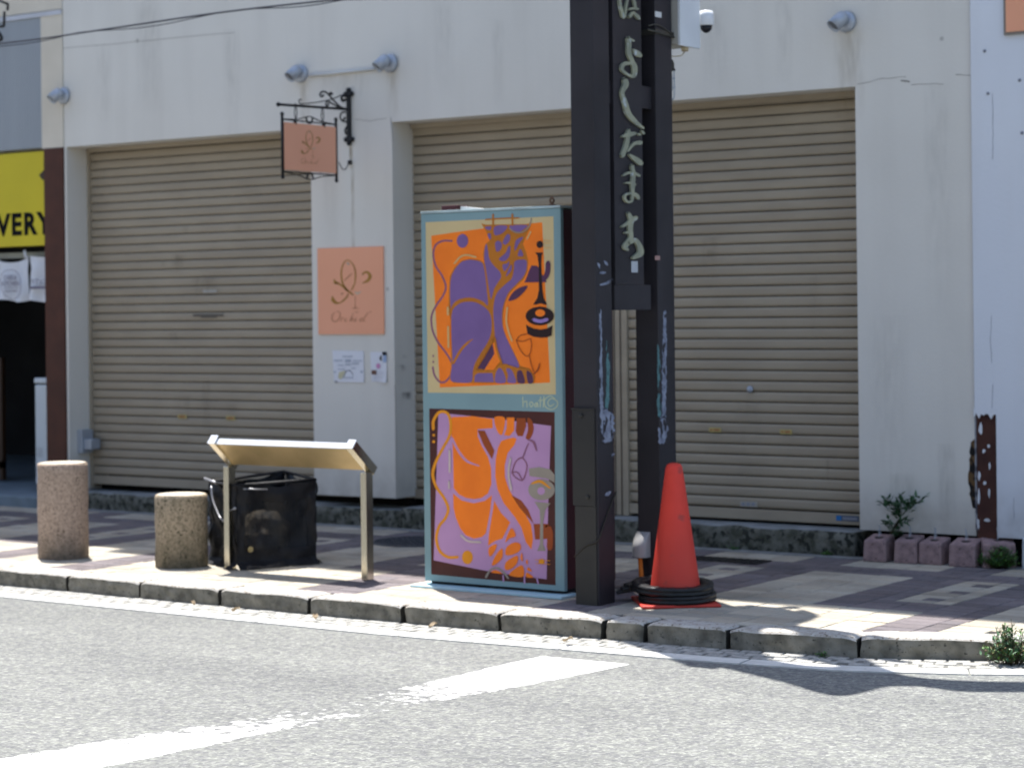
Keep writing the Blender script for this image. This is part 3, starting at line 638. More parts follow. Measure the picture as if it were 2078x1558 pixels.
bm = B(); tube(bm, [fy(49, 508, 11.65), fy(50, 516, 11.65), fy(56, 524, 11.64)], .008, 8); tube(bm, [fy(51, 524, 11.64), fy(52, 516, 11.64), fy(51, 508, 11.65)], .008, 8); obj('loop', bm, CLO, t)
GI = mat('grey print', (0.20, 0.18, 0.24), None, 5, .8)
bm = B(); ov = [(18, 548), (30, 549), (38, 558), (42, 572), (42, 588), (36, 602), (26, 607), (14, 602), (4, 590), (0, 574), (4, 556), (12, 549), (18, 548), (24, 548)]
ribbon(bm, [(x, y, 1.1) for x, y in ov], lambda x, y, k: fy(x, y, 11.615), n=4)
for y, a, b in ((584, 6, 38), ): ribbon(bm, [(a, y, .9), (20, y, .9), (b, y, .9)], lambda x, y, k: fy(x, y, 11.615))
merge(bm, text_bm('CHEKA', .052, wall_xf(fy(6, 567, 11.61).x, 11.614, za(567)), .0004, 0.0008, .92)); merge(bm, text_bm('KITCHEN', .052, wall_xf(fy(2, 579, 11.61).x, 11.614, za(579.5)), .0004, 0.0008, .95))
merge(bm, text_bm('Taste & Health', .026, wall_xf(fy(8, 592, 11.61).x, 11.614, za(592)), .0004, 0.0003, .95))
merge(bm, text_bm('ケアップ!', .050, wall_xf(fy(62, 577, 11.61).x, 11.614, za(577)), .0004, 0.0012, .9))
flat_rect(bm, 60, 581, 110, 586, 11.615, d=.001)
obj('print', bm, GI, t)
# slim white cabinet in the doorway
t = thing('white_cabinet', (-12.85, 11.9, .085), 'slim tall white freezer cabinet standing behind the brown column', 'cabinet')
WP = mat('white enamel', (0.60, 0.65, 0.68), (0.55, 0.60, 0.63), 2, 0.4)
bm = B(); box(bm, -12.955, -12.66, 11.75, 12.2, .15, .945, bev=.012); obj('body', bm, WP, t)
bm = B(); box(bm, -12.96, -12.66, 11.745, 12.2, .955, 1.0, bev=.012); obj('lid', bm, WP, t)
bm = B()
for k in range(5):
    a = fy(76, 910 + k * 4, 11.749)
    for q in range(3): box(bm, a.x + q * .022, a.x + q * .022 + .015, 11.747, 11.7495, a.z, a.z + .004)
obj('label_print', bm, GREYI, t)
# menu board at the very edge
t = thing('menu_board', (-13.55, 12.6, .085), 'dark menu board in brown wooden frame inside the shop entrance', 'board')
WD = mat('brown wood', (0.045, 0.02, 0.009), (0.03, 0.014, 0.007), 4, .5, stretch=(1, 1, .2))
c = fy(4, 800, 12.4)
bm = B(); box(bm, c.x - .02, c.x + .02, 12.38, 12.42, .1, fy(4, 725, 12.4).z); box(bm, c.x - .6, c.x + .02, 12.38, 12.42, fy(4, 950, 12.4).z, fy(4, 935, 12.4).z); box(bm, c.x - .6, c.x - .02, 12.385, 12.415, fy(4, 740, 12.4).z, fy(4, 728, 12.4).z); obj('frame', bm, WD, t)
bm = B(); box(bm, c.x - .6, c.x - .02, 12.395, 12.405, fy(4, 930, 12.4).z, fy(4, 742, 12.4).z); obj('panel', bm, DARK, t)

# ================================================================= wall lamps
def lamp0():
    t = thing('wall_spotlight', (0, 0, 0), '', 'wall lamp', 'silver spotlights on the white wall')
    bm = B(); A = Matrix.Rotation(PI / 2, 3, 'X'); lathe(bm, [(.064, 0), (.064, .018), (.055, .03), (.02, .034)], (0, 0, 0), 32, axis=A); obj('base', bm, STEELW, t, smooth=False)
    bm = B(); tube(bm, [(0, -.03, 0), (-.005, -.065, -.005)], .014, 12); obj('knuckle', bm, STEELW, t)
    d = Vector((-.30, -.62, -.62)).normalized(); s = Vector((-.005, -.085, .0)) - d * .05
    Q = d.to_track_quat('Z', 'Y').to_matrix()
    bm = B(); lathe(bm, [(.012, -.01), (.034, .0), (.041, .02), (.043, .105), (.040, .105), (.036, .09)], s, 32, axis=Q); obj('head', bm, STEELW, t)
    bm = B(); lathe(bm, [(.036, .085), (.034, .092)], s, 24, axis=Q); obj('lens', bm, SENSE, t)
    return t
L0 = lamp0()
def lp(x, y): return fy(x - 5, y + 3, YW - .001)
place(L0, lp(136, 192)); L0['label'] = 'silver spotlight on the wall above the brown column by the yellow sign'
dup(L0, lp(616, 147), .15, 'silver spotlight left above the hanging iron sign bracket, at left end of the conduit')
dup(L0, lp(799, 126), -.1, 'silver spotlight right of the iron sign bracket, at right end of the conduit')
dup(L0, lp(1724, 42), -.1, 'silver spotlight on the wall above the right end of the right shutter')
bm = B(); tube(bm, [fy(627, 154, YW - .012), fy(782, 138, YW - .012)], .011, 8)
tag(obj('conduit', bm, mat('white pvc', (0.58, 0.58, 0.57), None, 4, .5)), 'thin white conduit running between two spotlights over the sign bracket', 'conduit')

# ================================================================= logo
def logo(bm, f, s=1.0):
    R_ = lambda pts, mi=0: ribbon(bm, pts, f, mi)
    R_([(640, 760, 24), (690, 640, 20), (705, 500, 26), (680, 360, 22), (620, 270, 16), (560, 240, 14), (500, 290, 18), (460, 400, 24), (455, 520, 26), (480, 650, 28), (540, 750, 34), (600, 800, 30), (660, 850, 26)])
    R_([(330, 580, 14), (350, 630, 44), (420, 660, 30), (500, 720, 30), (560, 780, 30)]); R_([(330, 650, 20), (370, 640, 40)])
    R_([(510, 600, 14), (560, 550, 16), (640, 480, 14)], 1)
    R_([(300, 880, 20), (310, 940, 60), (360, 990, 44), (430, 990, 18), (490, 950, 26), (550, 890, 26), (575, 830, 18)])
    R_([(830, 490, 30), (870, 455, 30), (930, 465, 40), (960, 530, 56), (920, 600, 46), (830, 645, 14)])
    R_([(560, 290, 34), (580, 310, 40)], 2); R_([(700, 800, 20), (740, 830, 34), (800, 790, 12)], 2)
    R_([(700, 880, 10), (700, 980, 9), (700, 1075, 12)], 1); R_([(650, 1088, 6), (700, 1082, 16), (760, 1088, 6)], 1)
    R_([(460, 840, 22), (480, 825, 22)], 1)
    R_([(335, 1160, 8), (295, 1220, 14), (295, 1290, 14), (350, 1320, 12), (410, 1280, 14), (435, 1210, 14), (420, 1150, 9), (370, 1145, 8)], 1)
    for st in ([(450, 1315, 12), (462, 1262, 12), (500, 1258, 8)], [(545, 1262, 8), (512, 1285, 12), (525, 1315, 12), (555, 1305, 7)], [(660, 1170, 7), (612, 1315, 13), (625, 1270, 8), (655, 1262, 10), (650, 1315, 12)], [(708, 1262, 12), (690, 1312, 13), (730, 1300, 6)], [(840, 1262, 8), (790, 1275, 12), (782, 1312, 12), (830, 1300, 10), (870, 1240, 12), (925, 1160, 9)], [(850, 1310, 12), (870, 1315, 8)], [(700, 1150, 10), (760, 1150, 8)], [(950, 1155, 8), (985, 1150, 6)]):
        R_(st, 1)
t = thing('orchid_wall_sign', (-9.55, YW, 1.6), 'salmon square sign with gold flower and Orchid script on the white pillar', 'sign')
bm = B(); flat_rect(bm, 647, 502, 780, 678, YW, d=.012); obj('panel', bm, SALM, t)
bm = B(); logo(bm, lambda x, y, k: fy(640 + x / 8.656, 500 + y / 8.656, YW - .0135 - k)); obj('emblem', bm, [GOLD, GOLD2, GOLDW], t)
# notices
t = thing('paper_notice', (-9.5, YW, .9), 'wide white paper notice with faint writing under the orchid wall sign', 'notice')
PAP = mat('paper', (0.72, 0.73, 0.78), (0.69, 0.70, 0.75), 3, .7)
def paper(par, q, curl):
    bm = B(); a, b, c, d = [fy(x, y, YW - .004) for x, y in q]; rows = []
    for i in range(9):
        rows.append([bm.verts.new(lerp(lerp(a, b, i / 8), lerp(d, c, i / 8), j / 8) + Vector((0, -curl * max(0, (i / 8) * (j / 8) - .3) ** 2 - .001 * noise.noise(Vector((i * .5, j * .5, curl * 99))), 0))) for j in range(9)])
    for A, Bq in zip(rows, rows[1:]):
        for j in range(8): bm.faces.new((A[j], Bq[j], Bq[j + 1], A[j + 1])).smooth = True
    return obj('sheet', bm, PAP, par)
paper(t, ((674, 711), (738, 712), (739, 776), (678, 775)), .006)
bm = B()
for (a, b, c, d) in ((695, 722, 715, 724.5), (678, 730, 695, 733), (700, 729, 712, 735), (716, 731, 735, 733), (685, 740, 697, 742), (700, 738, 712, 741), (714, 736, 728, 739), (686, 748, 700, 750), (712, 746, 722, 748), (695, 765, 717, 767), (677, 753, 682, 756), (731, 752, 736, 756)):
    flat_rect(bm, a, b, c, d, YW - .0062, d=.0004)
for k in range(2): ribbon(bm, [(695 + k, 764, .8), (704, 752, 1.2), (711, 753, 1), (717, 762, .9)], lambda x, y, k: fy(x, y, YW - .0066))
obj('writing', bm, mat('pale blue ink', (0.42, 0.46, 0.54), None, 5, .8), t)
bm = B(); poly(bm, [fy(x, y, YW - .006) for x, y in ((688, 755), (700, 752), (700, 762), (690, 770), (686, 765))]); obj('yellow_patch', bm, mat('pale yellow', (0.62, 0.58, 0.38), None, 5, .8), t)
bm = B(); poly(bm, [fy(x, y, YW - .005) for x, y in ((678, 773), (684, 772), (685, 776), (680, 776))]); obj('tape', bm, GREYI, t)
t = thing('photo_leaflet', (-9.3, YW, .9), 'narrow leaflet with pink dot and small photos beside the wide notice', 'notice')
paper(t, ((751, 714), (784, 714), (785, 777), (754, 774)), .02)
bm = B(); flat_rect(bm, 776, 714, 784, 721, YW - .0065, 0, .0005); flat_rect(bm, 754, 751, 764, 760, YW - .0065, 1, .0005); flat_rect(bm, 777, 721, 784, 735, YW - .0065, 2, .0005)
ribbon(bm, [(773, 722, 2), (772, 728, 4), (774, 731, 2)], lambda x, y, k: fy(x, y, YW - .0068), 0)
poly(bm, [fy(767.5 + 4.5 * math.cos(k * .6), 742.5 + 5.5 * math.sin(k * .6), YW - .0068) for k in range(10)], 3)
for y in (754, 757, 760, 764, 767, 772): flat_rect(bm, 766 if y < 762 else 755, y, 780, y + .7, YW - .0068, 4, .0004)
obj('print', bm, [INK, mat('photo brown', (0.16, 0.08, 0.06), None, 60, .6), mat('pale blue photo', (0.36, 0.46, 0.66), None, 40, .6), mat('pink dot', (0.62, 0.28, 0.50), None, 5, .6), mat('light ink', (0.5, 0.5, 0.56), None, 5, .7)], t)

# ================================================================= hanging sign
XB = -9.55
def br(x, y, k=0.0, dx=0.0):
    p = fx(540 + x / 7.08, 160 + y / 7.08, XB); return Vector((p.x + dx + k, p.y, p.z))
t = thing('iron_sign_bracket', (XB, YW, 2.6), 'black wrought iron bracket with scrolls holding the hanging salmon sign', 'bracket')
bm = B(); c = br(1190, 200); y0 = YW
zt, zb = fy(708, 188, YW).z, fy(709, 287, YW).z
xc = fy(708, 240, YW - .01).x
box(bm, xc - .017, xc + .017, YW - .02, YW - .001, zb, zt, bev=.003)
for z, s in ((zt, 1), (zb, -1)):
    for a, b in ((0, .014 * s), (-.026, -.012 * s), (.026, -.012 * s)): lathe(bm, [(.004, 0), (.018, .003), (.018, .018), (.010, .024)], (xc + a, YW, z + b), 16, axis=Matrix.Rotation(PI / 2, 3, 'X'))
obj('wall_plate', bm, BLACKM, t)
bm = B(); tube(bm, [br(1160, 440), br(175, 370)], .0095, 10); b2 = br(175, 370); bmesh.ops.create_icosphere(bm, subdivisions=2, radius=.016, matrix=Matrix.Translation(b2)); obj('arm', bm, BLACKM, t)
bm = B()
for pts, r in (([(1150, 440), (1060, 400), (960, 300), (880, 210), (820, 185), (780, 210), (785, 255), (820, 250), (815, 225)], .0065), ([(905, 230), (925, 205), (945, 215), (940, 230)], .008), ([(1060, 420), (960, 365), (890, 325), (860, 350), (870, 400), (900, 370), (895, 350)], .006),
               ([(1080, 235), (960, 290), (840, 320), (700, 345), (520, 360), (480, 350), (470, 310), (495, 295), (510, 312)], .0038), ([(1160, 260), (1110, 240), (1085, 280), (1105, 320), (1140, 300)], .010), ([(1160, 620), (1100, 610), (1065, 560), (1085, 490), (1140, 480)], .006), ([(1110, 590), (1135, 560)], .008), ([(1170, 680), (1135, 740), (1150, 800)], .007)):
    tube(bm, cr([br(x, y) for x, y in pts], 5), r, 7)
obj('scroll', bm, BLACKM, t)
bm = B(); tube(bm, cr([fy(683 + .3, 330, YW - .15)] + [Vector((XB, YW - .13 + .11 * k, fx(695, 330, XB).z - .05 * math.sin(PI * k))) for k in (0, .25, .5, .75, 1)], 3)[3:], .0035, 6); box(bm, XB - .012, XB + .012, YW - .02, YW - .001, fx(710, 334, XB).z, fx(710, 326, XB).z); obj('stay_hook', bm, BLACKM, t)
t = thing('hanging_sign', (XB, 11.15, 2.4), 'salmon orchid sign in black iron frame hanging from the wrought iron bracket', 'sign')
yl, yr = br(250, 900).y, br(990, 900).y; zt = (br(250, 640).z + br(985, 680).z) / 2; zb = (br(275, 1325).z + br(1005, 1345).z) / 2
bm = B(); box(bm, XB - .008, XB + .008, yl, yr, zb, zt); obj('panel', bm, SALM2, t)
bm = B()
for y_ in (yl - .012, yr + .012):
    tube(bm, [(XB, y_, zb - .045), (XB, y_, zt + .05)], .010, 8)
    for z in (zb - .05, zt + .055): bmesh.ops.create_icosphere(bm, subdivisions=1, radius=.015, matrix=Matrix.Translation((XB, y_, z)))
tube(bm, [(XB, yl - .01, zt + .018), (XB, yr + .01, zt + .018)], .005, 6); tube(bm, [(XB, yl - .01, zb - .012), (XB, yr + .01, zb - .012)], .005, 6)
ym = (yl + yr) / 2
tube(bm, cr([(XB, yl, zt + .02), (XB, ym - .12, zt + .03), (XB, ym, zt + .055), (XB, ym + .12, zt + .03), (XB, yr, zt + .02)], 5), .004, 6)
tube(bm, cr([(XB, yl, zb - .015), (XB, ym - .12, zb - .03), (XB, ym, zb - .055), (XB, ym + .12, zb - .03), (XB, yr, zb - .015)], 5), .004, 6)
for s, z in ((1, zt), (-1, zb)):
    tube(bm, cr([(XB, ym - .035, z + s * .05), (XB, ym - .02, z + s * .015), (XB, ym, z + s * .012), (XB, ym + .02, z + s * .015), (XB, ym + .035, z + s * .05)], 4), .007, 7)
for y_ in (yl + .12, yr - .12):
    for s, z in ((1, zt), (-1, zb)): box(bm, XB - .011, XB + .011, y_ - .006, y_ + .006, z - .008, z + .016 * s + .002)
obj('frame', bm, BLACKM, t)
for y_ in (br(425, 500).y, br(810, 500).y):
    za_ = zt + .055 + .045; bm = B()
    tube(bm, cr([(XB, y_, zt + .03), (XB, y_ + .012, za_ - .03), (XB, y_, za_ + .035), (XB, y_ - .012, za_ - .03)], 5, True), .0035, 6, True); obj('hanging_link', bm, BLACKM, t)
bm = B(); logo(bm, lambda x, y, k: br(490 + (x - 280) * .389, 745 + (y - 240) * .44 + (x - 500) * .015, k, .0095)); obj('emblem', bm, [GOLD, GOLD2, GOLDW], t)

# ================================================================= painted cabinet
YK = 9.22
kx0, kx1 = -7.10, -6.192
cab = thing('painted_cabinet', (-6.65, YK + .25, 0), 'tall teal utility cabinet painted with orange and purple beast murals', 'cabinet')
TEAL = mat('teal paint', (0.215, 0.325, 0.34), (0.19, 0.29, 0.305), 2.5, .55, .03, 30); MAR = mat('maroon paint', (0.060, 0.014, 0.020), (0.045, 0.011, 0.015), 5, .45, .04, 60)
bm = B(); box(bm, kx0, kx1, YK + .03, YK + .50, .035, 2.012, bev=.006); obj('body', bm, MAR, cab)
bm = B(); box(bm, kx0 - .003, kx1 + .003, YK, YK + .028, .03, 2.018, bev=.004); door = obj('door', bm, TEAL, cab)
bm = B(); box(bm, kx0 + .02, kx1 - .02, YK + .03, YK + .48, .0, .034); obj('base', bm, BLACKM, cab)
bm = B(); box(bm, kx0 - .04, kx1 + .04, YK - .085, YK + .1, .0, .014, bev=.003); obj('foot_plate', bm, mat('pale blue plate', (0.42, 0.60, 0.66), (0.36, 0.53, 0.60), 6, .6), cab)
bm = B(); box(bm, kx0 - .004, kx1 + .004, YK - .004, YK + .505, 2.019, 2.032, bev=.002); obj('top', bm, mat('pale teal top', (0.42, 0.52, 0.53), (0.30, 0.36, 0.36), 5, .5), cab)
bm = B()
for k in range(14): box(bm, kx1 + .0, kx1 + .006, YK + .12, YK + .40, .20 + k * .022, .212 + k * .022)
obj('vent', bm, INK, cab)
bm = B(); c = fy(921, 424, YK + .1); box(bm, c.x - .055, c.x + .055, YK + .06, YK + .16, 2.033, 2.062, bev=.004); obj('vent_box', bm, MAR, cab)
bm = B(); c2 = fy(945, 424, YK + .1); poly(bm, [(c2.x - .02, YK + .08, 2.033), (c2.x + .16, YK + .08, 2.033), (c2.x - .02, YK + .08, 2.055)], thick=(0, .05, 0)); obj('bracket', bm, WHT, cab)
bm = B(); c = fy(1120, 412, YK + .08); tube(bm, cr([(c.x, YK + .08, 2.033), (c.x, YK + .08, 2.045), (c.x - .012, YK + .08, 2.062), (c.x, YK + .08, 2.078), (c.x + .012, YK + .08, 2.062), (c.x, YK + .08, 2.046)], 4), .006, 8); lathe(bm, [(.022, 0), (.018, .01), (.008, .012)], (c.x, YK + .08, 2.033), 14); obj('eye_bolt', bm, mat('rusty steel', (0.18, 0.10, 0.06), None, 40, .6, metal=.3), cab)

ORA = mat('orange spray', (0.95, 0.215, 0.012), (0.86, 0.18, 0.010), 6, .5); PUR = mat('purple spray', (0.195, 0.11, 0.29), (0.17, 0.095, 0.255), 6, .5)
CREM = mat('cream spray', (0.60, 0.46, 0.235), (0.55, 0.42, 0.215), 5, .5); OLI = mat('amber spray', (0.50, 0.165, 0.012), (0.44, 0.14, 0.010), 8, .5)
DPU = mat('plum spray', (0.095, 0.034, 0.085), (0.08, 0.028, 0.07), 8, .5); INKM = mat('black plum spray', (0.022, 0.007, 0.008), None, 8, .5)
HIL = mat('pale highlight', (0.72, 0.43, 0.16), None, 8, .5); LIL = mat('lilac spray', (0.49, 0.27, 0.46), (0.44, 0.24, 0.42), 5, .5)
MRN = mat('oxblood spray', (0.075, 0.017, 0.013), (0.055, 0.013, 0.012), 5, .5); BRN = mat('rust spray', (0.32, 0.06, 0.009), None, 8, .5)
GRY = mat('grey spray', (0.32, 0.27, 0.215), (0.28, 0.235, 0.19), 8, .5); HIG = mat('sage highlight', (0.60, 0.48, 0.42), None, 8, .5); PLN = mat('plum line', (0.26, 0.10, 0.16), None, 8, .5)
TORA = mat('tail amber', (0.80, 0.29, 0.010), None, 8, .5); SIG = mat('straw signature', (0.50, 0.53, 0.34), None, 8, .5); LPU = mat('light violet', (0.32, 0.21, 0.52), None, 8, .5)
MM = [ORA, PUR, CREM, OLI, DPU, INKM, HIL, LIL, MRN, BRN, GRY, HIG, PLN, TORA, SIG, LPU]
class Mural:
    def __init__(s, ox, oy, sc): s.bm = B(); s.o = (ox, oy, sc); s.k = 1
    def f(s, x, y, k=0.0): return fy(s.o[0] + x / s.o[2], s.o[1] + y / s.o[2], YK - .00009 * s.k - k)
    def p(s, m, pts, smooth=True):
        if smooth: pts = [(v.x, v.y) for v in cr([(a, b, 0) for a, b in pts], 5, True)]
        poly(s.bm, [s.f(a, b) for a, b in pts], MM.index(m)); s.k += 1
    def e(s, m, x, y, rx, ry): s.p(m, [(x + rx * math.cos(a * PI / 12), y + ry * math.sin(a * PI / 12)) for a in range(24)], False)
    def s(s_, m, w_, *pts): ribbon(s_.bm, [(a, b, w_) for a, b in pts], s_.f, MM.index(m), grow=1e-6); s_.k += 1
    def t(s_, m, *pts): ribbon(s_.bm, pts, s_.f, MM.index(m), grow=1e-6); s_.k += 1
m = Mural(840, 400, 3.709)
m.p(CREM, [(88, 190), (1050, 145), (1068, 1485), (105, 1470)], False)
m.p(ORA, [(130, 292), (330, 262), (530, 235), (965, 190), (1025, 1395), (700, 1410), (195, 1432)], False)
m.s(PLN, 15, (285, 330), (220, 330), (165, 360), (145, 430), (165, 520), (210, 590), (240, 670), (220, 740), (165, 820), (132, 900), (140, 1000), (180, 1090), (240, 1170), (285, 1250), (280, 1330), (240, 1385), (195, 1390), (155, 1340), (142, 1280))
m.p(OLI, [(262, 850), (262, 720), (270, 600), (305, 530), (360, 478), (425, 463), (500, 474), (530, 500), (520, 430), (532, 370), (548, 345), (570, 330), (545, 262), (505, 198), (540, 208), (865, 203), (884, 160), (880, 215), (820, 352), (845, 415), (860, 480), (855, 560), (825, 620), (770, 670), (715, 730), (685, 800), (672, 880), (672, 980), (700, 1065), (750, 1160), (800, 1270), (870, 1290), (910, 1350), (903, 1400), (300, 1398), (265, 1365), (280, 1280), (280, 1050), (275, 930)], False)
m.p(PUR, [(277, 835), (272, 720), (280, 610), (312, 540), (362, 487), (425, 472), (490, 484), (520, 508), (538, 600), (548, 700), (556, 812), (520, 785), (450, 758), (380, 758), (320, 780), (287, 815)])
m.p(PUR, [(285, 880), (300, 838), (350, 798), (410, 787), (470, 795), (530, 828), (568, 870), (584, 930), (580, 1020), (555, 1090), (505, 1170), (462, 1245), (442, 1310), (430, 1390), (300, 1390), (275, 1360), (285, 1280), (290, 1220), (283, 1050), (282, 930)])
m.t(OLI, (296, 1250, 18), (350, 1155, 20), (400, 1100, 18), (443, 1068, 5))
m.p(PUR, [(545, 352), (532, 400), (530, 470), (545, 560), (560, 660), (577, 762), (590, 740), (603, 690), (630, 645), (654, 605), (648, 565), (600, 515), (568, 465), (556, 400)])
m.p(PUR, [(762, 482), (840, 474), (848, 530), (825, 595), (770, 655), (710, 720), (680, 790), (664, 860), (664, 950), (680, 1020), (710, 1090), (748, 1170), (792, 1268), (762, 1284), (700, 1255), (655, 1245), (628, 1160), (612, 1060), (604, 960), (598, 860), (606, 780), (630, 715), (690, 655), (735, 615), (752, 550)])
for q in ([(535, 225), (580, 222), (575, 248), (550, 245)], [(608, 222), (690, 215), (700, 235), (660, 275), (608, 285)], [(725, 215), (850, 212), (830, 240), (790, 262), (740, 245)], [(555, 280), (575, 275), (580, 310), (568, 318)], [(668, 340), (700, 282), (723, 290), (718, 330), (690, 358)], [(612, 345), (640, 330), (662, 355), (650, 398), (620, 408)], [(642, 462), (690, 420), (712, 370), (726, 380), (718, 440), (690, 478), (655, 480)], [(757, 370), (772, 322), (822, 302), (790, 350), (762, 402)], [(782, 440), (800, 392), (822, 430), (815, 445)], [(667, 512), (700, 500), (716, 482), (712, 520), (680, 558)], [(722, 522), (736, 512), (730, 556), (692, 596)]):
    m.p(PUR, q)
m.s(OLI, 14, (595, 132), (596, 215)); m.s(OLI, 14, (740, 130), (741, 212)); m.s(OLI, 10, (540, 170), (660, 162), (790, 158)); m.s(GRY, 9, (884, 160), (868, 218), (820, 262), (765, 265), (718, 236))
m.e(PUR, 365, 330, 42, 52)
m.p(DPU, [(832, 642), (850, 600), (868, 550), (885, 516), (925, 518), (945, 540), (968, 590), (985, 612), (1000, 640)], False)
m.s(DPU, 38, (955, 622), (990, 600), (1006, 560), (1010, 498)); m.p(DPU, [(712, 780), (745, 718), (800, 680), (855, 670), (822, 720), (770, 765)])
m.p(INKM, [(912, 418), (972, 418), (960, 440), (957, 500), (962, 600), (967, 700), (977, 760), (1002, 808), (896, 808), (928, 760), (940, 700), (940, 600), (938, 500), (930, 440)], False); m.e(INKM, 947, 357, 25, 27)
for q in (325, 345, 380): m.s(HIL, 6, (975, q), (1025, q + 2))
m.s(ORA, 14, (915, 826), (950, 808), (992, 822)); m.e(INKM, 947, 895, 107, 70); m.e(ORA, 950, 872, 37, 27); m.s(LPU, 26, (900, 922), (950, 934), (1000, 922))
m.p(INKM, [(843, 962), (900, 990), (950, 998), (1000, 990), (1042, 966), (1036, 1042), (1000, 1055), (950, 1058), (900, 1050), (855, 1030)], False)
m.p(ORA, [(530, 1208), (596, 1100), (612, 1080), (650, 1235), (600, 1300), (530, 1300)], False)
m.p(DPU, [(480, 1288), (530, 1210), (592, 1102), (606, 1178), (560, 1252), (532, 1296)], False)
m.s(OLI, 16, (590, 1075), (530, 1180), (470, 1280), (445, 1390)); m.s(OLI, 15, (608, 1060), (625, 1150), (660, 1250))
m.p(OLI, [(435, 1396), (445, 1330), (470, 1302), (600, 1302), (640, 1262), (700, 1258), (780, 1284), (870, 1294), (908, 1350), (902, 1400)], False)
m.p(PUR, [(455, 1390), (458, 1342), (482, 1324), (590, 1324), (602, 1392)], False); m.p(PUR, [(614, 1392), (616, 1325), (645, 1285), (675, 1320), (690, 1393)]); m.p(PUR, [(706, 1393), (708, 1340), (696, 1292), (730, 1296), (758, 1350), (766, 1396)])
m.p(DPU, [(782, 1395), (775, 1325), (792, 1302), (815, 1315), (835, 1395)]); m.p(DPU, [(858, 1395), (848, 1310), (880, 1322), (896, 1360), (893, 1398)])
for q in (((770, 1075), (795, 1140), (835, 1190), (868, 1188), (885, 1120), (878, 1065)), ((770, 1075), (800, 1042), (850, 1030)), ((770, 1078), (820, 1085), (875, 1065)), ((870, 1195), (880, 1250), (902, 1315))): m.s(BRN, 6, *q)
m.t(BRN, (900, 1332, 8), (932, 1300, 12), (946, 1252, 8))
m.s(HIL, 14, (305, 500), (350, 450), (400, 437), (465, 452)); m.s(HIL, 13, (703, 830), (695, 930), (712, 1010), (738, 1082)); m.s(HIL, 16, (255, 830), (256, 885)); m.s(HIL, 15, (257, 975), (260, 1130)); m.s(HIL, 12, (850, 318), (878, 262))
m.e(PLN, 145, 1195, 7, 8); m.e(PLN, 145, 1240, 7, 8)
obj('upper_mural', m.bm, MM, cab)
m = Mural(840, 800, 3.6236)
m.p(MRN, [(112, 103), (1035, 130), (1042, 1402), (700, 1375), (127, 1322)], False); m.p(LIL, [(180, 135), (600, 178), (1008, 232), (990, 700), (975, 1358), (600, 1310), (145, 1218)], False)
m.p(ORA, [(280, 166), (430, 160), (578, 180), (580, 248), (468, 256), (470, 310), (500, 380), (545, 460), (568, 540), (570, 660), (545, 728), (495, 762), (440, 770), (380, 760), (330, 735), (292, 690), (288, 500), (284, 350), (265, 230)], False)
m.t(LIL, (278, 320, 16), (330, 420, 16), (390, 490, 16), (480, 526, 7))
m.p(ORA, [(288, 728), (350, 778), (440, 800), (520, 782), (574, 740), (562, 850), (545, 940), (530, 1020), (500, 1048), (440, 1060), (380, 1035), (340, 985), (305, 900), (290, 830)], False)
m.p(ORA, [(590, 782), (640, 870), (708, 940), (680, 1000), (650, 1060), (600, 1075), (545, 1112), (550, 1030), (575, 880)], False)
m.p(ORA, [(642, 342), (690, 325), (735, 316), (756, 326), (740, 370), (690, 430), (668, 520), (670, 610), (700, 700), (760, 800), (820, 880), (862, 960), (876, 1060), (864, 1140), (822, 1085), (790, 980), (740, 900), (660, 800), (614, 700), (597, 600), (600, 480), (618, 390)], False)
m.p(BRN, [(716, 738), (790, 780), (842, 850), (882, 952), (840, 905), (775, 830)], False)
m.p(ORA, [(592, 170), (665, 170), (665, 240), (642, 300), (605, 255)]); m.p(ORA, [(682, 170), (738, 170), (738, 265), (702, 306), (662, 300), (680, 250)], False)
m.p(BRN, [(756, 174), (820, 174), (826, 230), (800, 308), (762, 305), (748, 270)], False); m.p(BRN, [(834, 176), (865, 190), (881, 255), (855, 325), (822, 322), (838, 260)])
m.p(BRN, [(468, 264), (520, 267), (592, 415), (574, 475), (510, 370)], False)
m.s(TORA, 21, (142, 255), (145, 190), (190, 130), (245, 140), (268, 200), (262, 300), (210, 400), (160, 500), (138, 590), (165, 680), (220, 760), (252, 840), (230, 910), (185, 970), (165, 1060), (190, 1150), (250, 1195), (320, 1195))
m.e(TORA, 393, 1197, 40, 50); m.e(TORA, 145, 300, 10, 10); m.e(TORA, 145, 348, 11, 11)
m.p(BRN, [(880, 952), (960, 950), (985, 952), (985, 1060), (890, 1066)], False); m.s(BRN, 44, (985, 975), (1000, 1020), (998, 1125))
m.p(GRY, [(845, 545), (920, 534), (1000, 550), (1034, 590), (1034, 650), (980, 618), (850, 600)], False); m.e(GRY, 938, 700, 98, 78); m.e(LIL, 935, 710, 28, 28); m.t(TORA, (866, 655, 12), (930, 640, 22), (1000, 688, 10))
m.p(GRY, [(885, 788), (1004, 800), (965, 850), (950, 940), (950, 1100), (970, 1150), (905, 1150), (926, 1100), (928, 940), (925, 850)], False)
for q in (((720, 575), (745, 500), (790, 466), (828, 510), (824, 570), (797, 630), (750, 612), (720, 575)), ((722, 572), (762, 574), (797, 628)), ((800, 465), (820, 410), (842, 360))): m.s(PLN, 9, *q)
m.t(PLN, (838, 333, 8), (880, 352, 18), (900, 412, 10))
